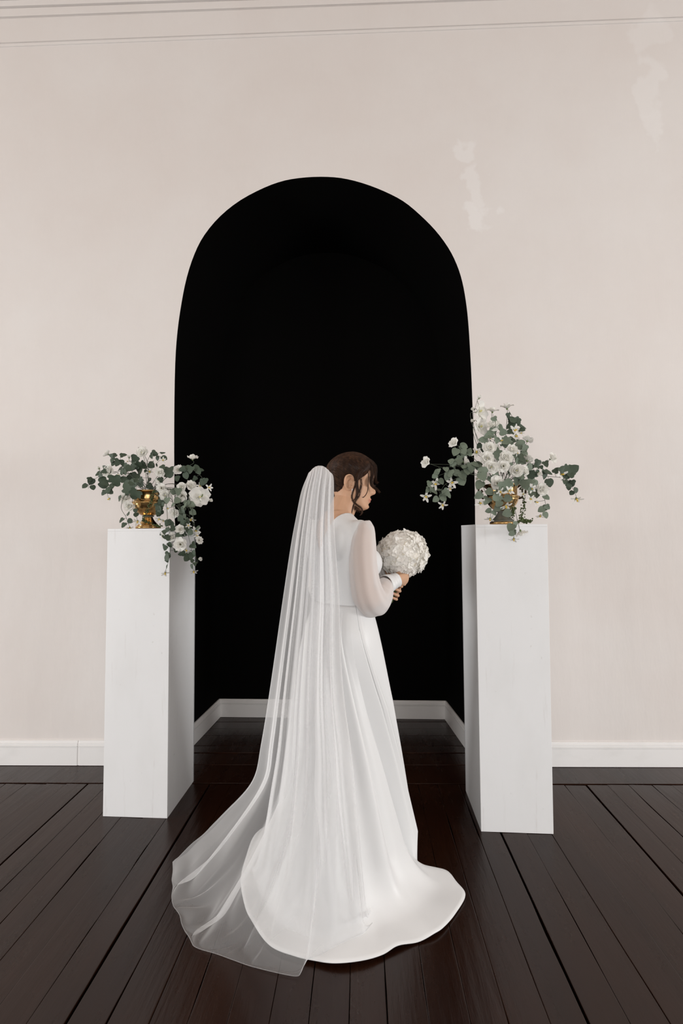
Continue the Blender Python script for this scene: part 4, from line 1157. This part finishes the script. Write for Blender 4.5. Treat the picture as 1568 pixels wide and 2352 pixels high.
def arrange(conv, Yc, cpx, mouth, prefix, roses, vines, pale, tag_side):
    def depth(px, py, dy):
        if dy is not None: return Yc+dy
        return Yc - .115*math.exp(-((px-cpx[0])/75)**2)*math.exp(-((py-cpx[1]-10)/85)**2) + fg.normal(0, .022)
    for kind, zx, zy, dz, face, dy, label in roses:
        px, py = conv(zx, zy); Y = depth(px, py, dy); p = at_y(px, py, Y)
        dia = dz/conv.k*Y/1100*1.10
        n = unit(np.array([(px-cpx[0])/95, -1.0, -(py-cpx[1])/95]) + fg.normal(0, .18, 3)) if face is None else unit(np.array(face, float))
        p = p - n*dia*.12
        t = thing('white_rose' if kind in ('rose', 'open', 'bud') else 'white_orchid', label, 'flower', p, 'white flowers in the '+tag_side+' urn')
        heads(t, kind, p, n, dia, fg.uniform(0, 6.28))
        a = p-n*dia*.06; m0 = np.array(mouth)+np.append(fg.normal(0, .012, 2), 0)
        mid = (a*.6+m0*.4)+np.array([0, 0, .035 if a[2] > m0[2]-.05 else .06]) - n*dia*.5
        if a[2] < m0[2]-.03: mid = m0*.35+a*.65; mid[2] = m0[2]-.005; mid[1] = max(a[1], m0[1]-.075)
        Q = cr([a, a-n*dia*.35, mid, m0], 14)
        V, F = tube(Q, np.linspace(.0010, .0013, 14), 6); obj('stem', V, F, M_vine, t)
    for pts, leaves, blos, kinds, label, dy, extra in vines:
        P = []
        for i, (zx, zy) in enumerate(pts):
            px, py = conv(zx, zy); Y = depth(px, py, (dy if (dy is None or dy > -.2) else dy*min(1, .28+.24*i)) if i else -.03); P.append(at_y(px, py, Y))
        P[0] = P[0]*.3+np.array(mouth)*.7 if len(pts) > 2 else P[0]
        Q = cr(P, 40)
        t = thing('ivy_vine', label, 'vine', P[0], 'ivy vines in the '+tag_side+' urn')
        m = MB().tube(Q, np.linspace(.0013, .0008, 40), 6)
        def near(c): return Q[int(np.argmin(np.linalg.norm(Q-c, axis=1)))]
        def yof(px, py):
            d = [(proj(q)[0]-px)**2+(proj(q)[1]-py)**2 for q in Q]; return Q[int(np.argmin(d))][1]
        for lf in leaves:
            zx, zy, sz = lf; px, py = conv(zx, zy); Y = yof(px, py)-.012+fg.normal(0, .008); c = at_y(px, py, Y); q = near(c)
            k = kinds if sz < 100 else kinds.upper()
            b = add_leaf(t, k, c, (c-q)+np.array([fg.normal(0, .006), 0, -.018]), sz/conv.k*Y/1100*.98)
            m.tube([q, (q+b)/2+np.array([0, 0, .002]), b], .0008, 5)
        for zx, zy, sz, face in blos:
            px, py = conv(zx, zy); Y = yof(px, py)-.012; c = at_y(px, py, Y); q = near(c)
            n = unit(np.array(face, float)+fg.normal(0, .2, 3)) if face else unit(np.array([fg.normal(0, .6), -.75, -.45+fg.normal(0, .4)]))
            d = sz/conv.k*Y/1100*1.1; blossom(t, c-n*d*.1, n, d); m.tube([q, (q+c)/2, c-n*d*.15], .0009, 5)
        for k in range(extra):
            q = Q[int(fg.integers(4, 34))]; c = q+np.array([fg.normal(0, .014), fg.normal(0, .02)-.004, fg.normal(0, .012)])
            b = add_leaf(t, kinds, c, (c-q)+np.array([0, 0, -.012]), fg.uniform(.026, .04), .6); m.tube([q, b], .0008, 5)
        obj('stem', m.V, m.F, M_vine, t)
class Conv:
    def __init__(s, x, y, k): s.x = x; s.y = y; s.k = k
    def __call__(s, a, b): return s.x+a/s.k, s.y+b/s.k
CL, CR = Conv(170, 1000, 4.612), Conv(950, 890, 3.92)
UPc, DN = (0, -.4, 1), (0, -.5, -1)
HG = -.225
rosesL = [
 ('open', 352, 195, 95, (-.8, -.2, .6), .0, 'white rose seen from the side at the upper left tip of the left arrangement'),
 ('rose', 722, 185, 130, (.05, -1, .35), -.04, 'topmost white rose of the left arrangement, above the urn'),
 ('open', 715, 135, 85, (0, -.3, 1), .01, 'half hidden pale rose just behind the topmost rose on the left'),
 ('bud', 262, 350, 75, (-.7, .2, .6), .03, 'pale rose peeping from behind the big rose at far left'),
 ('rose', 368, 380, 145, (-.25, -1, .15), -.03, 'large open white rose at the left side of the left arrangement'),
 ('bud', 582, 230, 75, (-.2, .1, 1), .04, 'small pale rose among leaves left of the topmost rose'),
 ('open', 1255, 238, 120, (.15, -.45, .9), .02, 'white rose alone on a tall stem against the black alcove, left arrangement'),
 ('rose', 1108, 365, 112, (.1, -1, .15), -.05, 'white rose beside the alcove edge, below the lone tall rose'),
 ('rose', 908, 395, 108, (0, -1, .1), -.08, 'white rose near the wall edge, right of the urn mouth'),
 ('open', 888, 490, 90, (-.5, -.5, -.6), -.08, 'shaded rose turned down to the left, over the urn rim'),
 ('open', 925, 558, 112, (.1, -1, -.05), -.11, 'open white rose with a dark eye over the left urn rim'),
 ('rose', 968, 632, 135, (.1, -1, -.2), -.12, 'white rose half covered by a leaf at the right of the left urn'),
 ('rose', 1140, 545, 112, (.05, -1, .1), -.09, 'round white rose in the right-hand cluster of the left arrangement, upper left'),
 ('rose', 1236, 535, 125, (.6, -.6, .2), -.06, 'white rose seen sideways in the right-hand cluster of the left arrangement'),
 ('open', 1142, 642, 130, (0, -1, -.1), -.10, 'open white rose low in the right-hand cluster of the left arrangement'),
 ('big', 1335, 655, 215, (.1, -1, .0), -.06, 'big broad petalled white orchid at the right edge of the left arrangement'),
 ('bud', 1442, 688, 85, (.8, -.5, .1), -.04, 'white bud right of the broad orchid, left arrangement'),
 ('rose', 545, 660, 132, (-.1, -1, .35), -.09, 'white rose at the left of the brass bowl, upper of two'),
 ('rose', 585, 752, 125, (.05, -1, -.1), -.10, 'white rose at the left of the brass bowl, lower of two'),
 ('rose', 1065, 825, 108, (-.1, -1, -.1), -.12, 'small white rose halfway down the hanging spray on the left'),
 ('rose', 1128, 998, 108, (.1, -1, .1), HG, 'white rose at pedestal top height in the hanging spray'),
 ('rose', 1038, 1080, 115, (-.25, -1, .1), HG, 'white rose over the pedestal corner in the hanging spray'),
 ('open', 1124, 1155, 150, (0, -1, 0), HG-.02, 'open white rose with a dark eye, lowest large one of the hanging spray'),
 ('open', 1325, 1112, 85, (.7, -.6, .2), HG, 'white rose turned right against the black alcove in the hanging spray'),
 ('bud', 1176, 1048, 75, (.5, -.7, -.4), HG+.02, 'small shaded rose tucked behind others in the hanging spray'),
 ('bud', 1330, 1308, 90, (.9, -.4, -.1), HG+.02, 'small white rose sideways low in the hanging spray, right side'),
]
vinesL = [
 ([(720, 540), (560, 400), (400, 390), (290, 425), (215, 465), (165, 510), (150, 565)], [(168, 465, 58), (108, 535, 66), (200, 552, 64), (250, 405, 70), (320, 345, 75), (300, 470, 90), (520, 470, 80)], [(472, 420, 70, (.2, -.8, .3))], 'd', 'ivy vine reaching farthest left over the wall, left arrangement', None, 4),
 ([(700, 540), (520, 480), (400, 520), (350, 590), (365, 660)], [(300, 520, 95), (310, 612, 62), (400, 535, 75), (388, 600, 70), (440, 490, 135)], [(370, 672, 95, (-.2, -.6, -.8))], 'd', 'ivy vine curling down at the left with a star flower tip', -.03, 3),
 ([(680, 560), (560, 620), (500, 760), (548, 860), (570, 920), (590, 970)], [(500, 900, 62), (520, 952, 66), (596, 908, 62), (572, 830, 58), (476, 672, 70), (565, 530, 160)], [(592, 985, 95, (.2, -.5, -.9))], 'd', 'ivy vine hanging left of the brass bowl, front pedestal edge', -.11, 0),
 ([(690, 560), (655, 640), (648, 740), (655, 820), (668, 890)], [(655, 840, 62), (650, 800, 50), (640, 632, 120), (622, 480, 105)], [(672, 915, 100, (.1, -.5, -.9))], 'd', 'short ivy vine with narrow leaves against the brass bowl', -.10, 0),
 ([(720, 540), (600, 420), (500, 310), (430, 250), (380, 225)], [(400, 258, 75), (460, 290, 85), (410, 300, 60), (525, 207, 70), (540, 340, 90), (580, 350, 80), (500, 390, 75)], [], 'd', 'ivy vine climbing to the upper left of the left arrangement', None, 7),
 ([(740, 540), (690, 430), (660, 320), (640, 230)], [(650, 245, 98), (640, 300, 80), (690, 390, 95), (620, 340, 80), (700, 505, 100), (590, 440, 95), (640, 440, 90)], [(565, 275, 40, (0, -.5, 1))], 'd', 'upright leafy ivy stem above the middle of the left urn', .0, 9),
 ([(760, 540), (760, 380), (780, 260), (830, 205), (900, 220), (935, 245)], [(820, 222, 62), (880, 245, 55), (830, 300, 58), (770, 380, 62), (720, 300, 70), (850, 210, 40), (872, 318, 40)], [(942, 262, 75, (.6, -.5, .2)), (800, 385, 90, (0, -.8, .3))], 'd', 'thin ivy spray arching right over the top of the left arrangement', .02, 5),
 ([(780, 540), (900, 420), (1050, 385), (1200, 360), (1300, 385), (1370, 470), (1420, 540)], [(1010, 395, 120), (940, 340, 70), (1320, 388, 70), (1390, 485, 64), (1182, 430, 80), (1355, 505, 70), (1190, 350, 75), (1275, 462, 60), (1090, 460, 70)], [(1430, 552, 90, (.7, -.6, .1)), (1335, 535, 80, (.2, -.7, .3))], 'd', 'ivy vine arching right before the black alcove, left arrangement', -.04, 7),
 ([(790, 540), (1000, 560), (1160, 640), (1190, 720), (1215, 790), (1225, 870)], [(1245, 732, 80), (1148, 790, 74), (1262, 818, 74), (1168, 860, 66), (1090, 690, 80), (982, 690, 75), (1050, 600, 70), (1040, 740, 50)], [(1240, 892, 95, (.2, -.6, -.7)), (992, 775, 85, (-.2, -.6, -.7))], 'p', 'paler ivy vine hanging right of the left urn', -.12, 4),
 ([(790, 545), (920, 680), (910, 830), (905, 890)], [(930, 740, 70), (900, 800, 60), (880, 770, 55), (920, 700, 70), (940, 560, 60)], [(900, 888, 80, (-.3, -.6, -.7)), (945, 905, 60, (.3, -.5, -.8))], 'd', 'dark ivy vine dropping along the right side of the brass bowl', -.11, 8),
 ([(800, 545), (960, 700), (990, 900), (1005, 1010), (1020, 1180), (1005, 1310), (970, 1430)], [(935, 1030, 80), (1012, 1165, 66), (1062, 985, 80), (1112, 1060, 72), (1000, 1285, 45), (978, 1395, 45), (985, 1330, 42), (980, 940, 70), (1030, 930, 70), (985, 1000, 60)], [(965, 1462, 95, (.0, -.5, -.9)), (945, 1065, 110, (-.3, -.8, -.2))], 'd', 'longest ivy vine of the hanging spray, left strand with a star flower tip', HG, 6),
 ([(810, 545), (1060, 720), (1150, 880), (1180, 960), (1225, 1120), (1250, 1250), (1258, 1400)], [(1232, 1030, 75), (1262, 1168, 85), (1240, 1282, 78), (1246, 1392, 56), (1310, 972, 70), (1195, 905, 80), (1150, 920, 80), (1280, 1365, 45), (1120, 880, 75), (1250, 1330, 50)], [(1268, 1445, 90, (.1, -.5, -.9)), (1290, 1010, 110, (.4, -.7, .1)), (1212, 955, 70, None), (1190, 1220, 100, (.2, -.8, -.3)), (1300, 1060, 80, (.5, -.6, -.3))], 'd', 'ivy vine of the hanging spray along the dark alcove edge, right strand', HG, 8),
]
arrange(CL, YL, CL(785, 540), cL+np.array([0, 0, .185]), 'left', rosesL, vinesL, False, 'left')
HR = -.215
rosesR = [
 ('bud', 590, 88, 78, (.3, -.3, 1), .03, 'white bud at the very top of the right arrangement'),
 ('big', 598, 215, 175, (.75, -.75, .1), .01, 'large white orchid high on the spike beside the black alcove edge'),
 ('big', 605, 350, 160, (.6, -.8, .05), .0, 'second large white orchid on the spike, below the highest one'),
 ('bud', 535, 195, 70, (-.8, -.3, .2), .03, 'small orchid bud on the alcove side of the spike, upper'),
 ('bud', 532, 300, 70, (-.8, -.3, .1), .03, 'small orchid bud on the alcove side of the spike, lower'),
 ('open', 708, 205, 105, (.05, -.15, 1), .02, 'white rose on an upright stem, facing up, right of the orchids'),
 ('open', 838, 172, 115, (-.1, -.2, 1), .03, 'highest white rose right of the orchid spike, facing up'),
 ('rose', 712, 340, 118, (-.4, -.7, .5), -.02, 'white rose in the upper middle below the upright roses'),
 ('open', 362, 500, 102, (-.65, -.6, .3), .0, 'white rose on the alcove side with a yellowish stem, second from left'),
 ('open', 112, 672, 108, (-.7, -.6, .2), .0, 'farthest left white rose of the right arrangement, before the black alcove'),
 ('open', 465, 670, 105, (.8, -.5, .1), -.02, 'white rose turned right against the alcove edge, mid height'),
 ('rose', 660, 640, 124, (-.1, -1, .1), -.11, 'open white rose, upper left of the central group on the right urn'),
 ('rose', 828, 632, 132, (.1, -1, .2), -.11, 'white rose, upper right of the central group on the right urn'),
 ('rose', 695, 717, 122, (-.05, -1, .0), -.13, 'white rose, lower left of the central group on the right urn'),
 ('open', 806, 708, 118, (.05, -1, -.1), -.13, 'white rose with a dark eye in the centre of the right arrangement'),
 ('rose', 925, 752, 125, (-.1, -1, .1), -.11, 'open white rose right of the central group'),
 ('rose', 1000, 752, 95, (.7, -.7, .1), -.08, 'white rose sideways, tucked behind the one right of centre'),
 ('open', 748, 862, 132, (.2, -1, -.1), -.15, 'white rose hanging over the front of the right urn, under a leaf'),
 ('rose', 680, 545, 118, (-.1, -.9, .35), -.09, 'white rose above the central group, below ivy leaves'),
 ('open', 1245, 635, 112, (.5, -.7, .35), .0, 'white rose on a long stem at the right against the wall'),
 ('open', 1026, 470, 105, (.5, .3, .9), -.02, 'white rose seen from behind with green sepals, upper right'),
 ('open', 1025, 650, 100, (.5, .35, .6), -.04, 'white rose seen from behind, right of the central group'),
 ('rose', 1150, 915, 122, (.1, -1, -.05), -.09, 'full white rose low at the right side of the right urn'),
 ('bud', 1125, 775, 85, (.3, -.7, -.6), -.05, 'white bud hanging among dark leaves at the right'),
 ('open', 965, 1305, 112, (.35, .1, -1), HR, 'white rose hanging upside down in front of the right pedestal'),
 ('bud', 570, 820, 75, (-.1, -.9, -.2), -.06, 'small white rose beside the left handle of the right urn'),
 ('rose', 885, 560, 105, (.2, -.8, .4), -.07, 'white rose behind leaves, upper right of the central group'),
]
vinesR = [
 ([(650, 760), (520, 700), (400, 705), (260, 720), (150, 690)], [(330, 660, 60), (290, 735, 60), (350, 690, 70), (400, 660, 75), (520, 720, 98), (560, 690, 70), (480, 740, 98), (225, 750, 40)], [], 'p', 'ivy vine lying level into the black alcove, right arrangement', -.03, 5),
 ([(640, 770), (450, 760), (300, 770), (200, 810), (140, 890), (120, 960)], [(205, 760, 52), (140, 868, 58), (125, 925, 56), (158, 922, 56), (192, 940, 58), (225, 842, 66), (330, 790, 80), (248, 845, 66), (300, 810, 70)], [(110, 985, 98, (-.2, -.7, -.5)), (195, 870, 105, (.1, -.9, -.1))], 'p', 'ivy vine drooping farthest into the alcove with a star flower tip', -.02, 3),
 ([(650, 770), (500, 780), (360, 830), (275, 880), (238, 960), (245, 1020)], [(290, 942, 72), (196, 1008, 62), (270, 1002, 64), (310, 770, 85), (388, 772, 70), (440, 790, 98), (430, 840, 98), (460, 700, 70)], [(260, 1060, 85, (.0, -.6, -.8)), (345, 858, 105, (.1, -.9, -.2)), (328, 912, 70, (.2, -.7, -.5))], 'p', 'pale ivy vine hanging straight down before the black alcove', -.02, 3),
 ([(650, 740), (520, 620), (440, 560), (385, 515)], [(375, 580, 80), (452, 598, 80), (450, 528, 75), (410, 640, 60)], [(565, 582, 95, (0, -.9, .3))], 'p', 'ivy vine leading to the rose before the alcove, upper left', .0, 2),
 ([(720, 800), (645, 800), (630, 900), (665, 980), (695, 1060), (690, 1160)], [(590, 877, 90), (622, 750, 92), (582, 975, 82), (686, 942, 74), (655, 1020, 84), (670, 1112, 58), (726, 1130, 54), (708, 835, 82), (740, 772, 78), (620, 800, 95)], [(600, 1042, 95, (-.3, -.8, -.3)), (686, 1187, 90, (-.1, -.5, -.9))], 'p', 'pale ivy vine hanging before the left side of the right bowl', -.16, 0),
 ([(780, 820), (800, 900), (800, 980), (825, 1050)], [(826, 900, 118), (850, 1000, 76), (745, 985, 100), (765, 1045, 72), (755, 1085, 76), (880, 870, 70)], [(830, 1072, 105, (.1, -.6, -.8)), (860, 930, 95, (.1, -.9, 0)), (780, 940, 80, None)], 'p', 'short ivy vine with large leaves over the front of the right bowl', -.17, 0),
 ([(840, 830), (862, 1040), (880, 1120), (905, 1220), (902, 1330)], [(872, 1260, 80), (880, 1316, 58), (912, 1240, 70), (834, 1132, 80), (905, 1305, 46)], [(900, 1368, 85, (0, -.5, -1))], 'p', 'ivy vine hanging over the front edge of the right pedestal', HR, 0),
 ([(860, 790), (1020, 780), (1200, 800), (1330, 815), (1410, 880), (1455, 960)], [(1110, 690, 72), (1180, 785, 88), (1215, 760, 80), (1282, 742, 60), (1410, 735, 112), (1380, 780, 90), (1450, 725, 85), (1426, 866, 62), (1462, 926, 56), (1396, 898, 66), (1420, 950, 48), (1220, 860, 80), (1340, 730, 70), (1055, 800, 90)], [(1335, 782, 105, (.3, -.9, .1)), (1468, 1010, 110, (.2, -.7, -.5))], 'd', 'ivy vine arching far right over the wall, right arrangement', -.02, 6),
 ([(880, 800), (1060, 830), (1150, 930), (1180, 1020), (1188, 1090), (1165, 1145)], [(1196, 986, 66), (1206, 1080, 54), (1145, 1100, 62), (1190, 1150, 62), (1090, 860, 70), (1060, 970, 70), (1110, 960, 75)], [(1138, 1158, 75, (-.2, -.6, -.8)), (1105, 1032, 85, None)], 'p', 'ivy vine hanging right of the right urn before the wall', -.04, 2),
 ([(860, 810), (960, 840), (1020, 900), (1050, 980)], [(986, 868, 78), (1062, 846, 68), (1012, 896, 68), (930, 848, 80), (1050, 930, 60), (960, 800, 70)], [(1060, 912, 85, (.2, -.8, -.2)), (1052, 1005, 80, None), (985, 960, 60, None)], 'p', 'short ivy vine over the right shoulder of the right urn', -.10, 2),
 ([(800, 720), (850, 560), (900, 420), (915, 330), (890, 270), (850, 200)], [(865, 342, 78), (890, 290, 80), (850, 255, 52), (985, 350, 70), (978, 378, 60), (935, 315, 70), (930, 290, 50), (955, 500, 75), (860, 400, 70), (905, 310, 60)], [(912, 385, 110, (.2, -.9, .1)), (922, 438, 90, (.2, -.9, -.2)), (968, 410, 50, None)], 'd', 'leafy ivy stem rising to the highest rose at the upper right', .0, 4),
 ([(740, 740), (720, 560), (730, 440), (720, 330), (712, 240)], [(622, 470, 80), (748, 472, 72), (792, 380, 90), (720, 385, 70), (672, 432, 85), (810, 405, 70), (727, 292, 58), (760, 350, 70), (690, 410, 60), (830, 480, 98), (850, 500, 100)], [(790, 478, 75, (.4, -.6, .2)), (740, 540, 85, (.3, -.9, 0)), (690, 460, 40, None)], 'p', 'ivy stem rising in the upper middle of the right arrangement', -.02, 3),
 ([(820, 760), (930, 640), (980, 560), (1020, 495)], [(952, 520, 98), (970, 655, 95), (1000, 590, 75), (905, 600, 85), (742, 602, 98), (940, 680, 98), (1050, 720, 70), (880, 680, 60)], [(930, 590, 60, None)], 'p', 'ivy stem slanting up right towards the rose seen from behind', -.05, 3),
 ([(860, 790), (1000, 760), (1110, 710), (1210, 650)], [(1115, 685, 70), (1190, 690, 60), (1040, 730, 75), (1150, 720, 40)], [], 'd', 'ivy stem running out to the rose on a long stem at the right', -.02, 3),
 ([(660, 740), (590, 520), (545, 370), (535, 260), (570, 120)], [(590, 530, 60), (570, 690, 75), (620, 560, 50)], [], 'd', 'dark bare stem of the orchid spike beside the alcove edge', .03, 0),
]
arrange(CR, YR, CR(780, 740), cR+np.array([0, 0, .185]), 'right', rosesR, vinesR, True, 'right')
# ---- trailing strings of green beads
def beads(label, strands_, seed):
    g = np.random.default_rng(seed); P0 = np.array(strands_[0][0])
    t = thing('bead_vine', label, 'vine', P0); st = MB(); bd = MB()
    for P in strands_:
        Q = cr(np.array(P), 60); st.tube(Q, .0011, 5)
        for i in range(0, 60):
            for k in range(2):
                c = Q[i]+np.array([g.normal(0, .0052), g.normal(0, .004)-.002, g.normal(0, .0045)]); r = g.uniform(.0024, .0040); bd.add(*ellipsoid(c, (r, r, r), None, 7, 5))
    obj('stem', st.V, st.F, M_vine, t); obj('beads', bd.V, bd.F, M_bead, t, kind='stuff')
def pl(conv, pts): return [at_y(*conv(a, b), y) for a, b, y in pts]
yf = YL-.087
beads('trailing green bead succulent hanging over the bowl of the left urn', [pl(CL, [(845, 590, yf), (830, 660, yf), (800, 730, yf-.012), (780, 800, yf), (742, 870, yf+.01), (740, 905, yf+.02), (790, 925, YL-.075), (880, 955, YL-.075), (925, 962, YL-.075)])], 1)
beads('trailing green bead succulent hanging right of the right urn onto the pedestal', [pl(CR, [(960, 900, YR-.03), (990, 1000, YR-.03), (985, 1080, YR-.03), (972, 1150, YR-.03), (965, 1190, YR-.03), (935, 1205, YR-.03)]), pl(CR, [(965, 1195, YR-.03), (1010, 1205, YR-.03), (1052, 1202, YR-.03)]), pl(CR, [(900, 1080, YR-.07), (890, 1110, YR-.07), (885, 1150, YR-.07)])], 2)
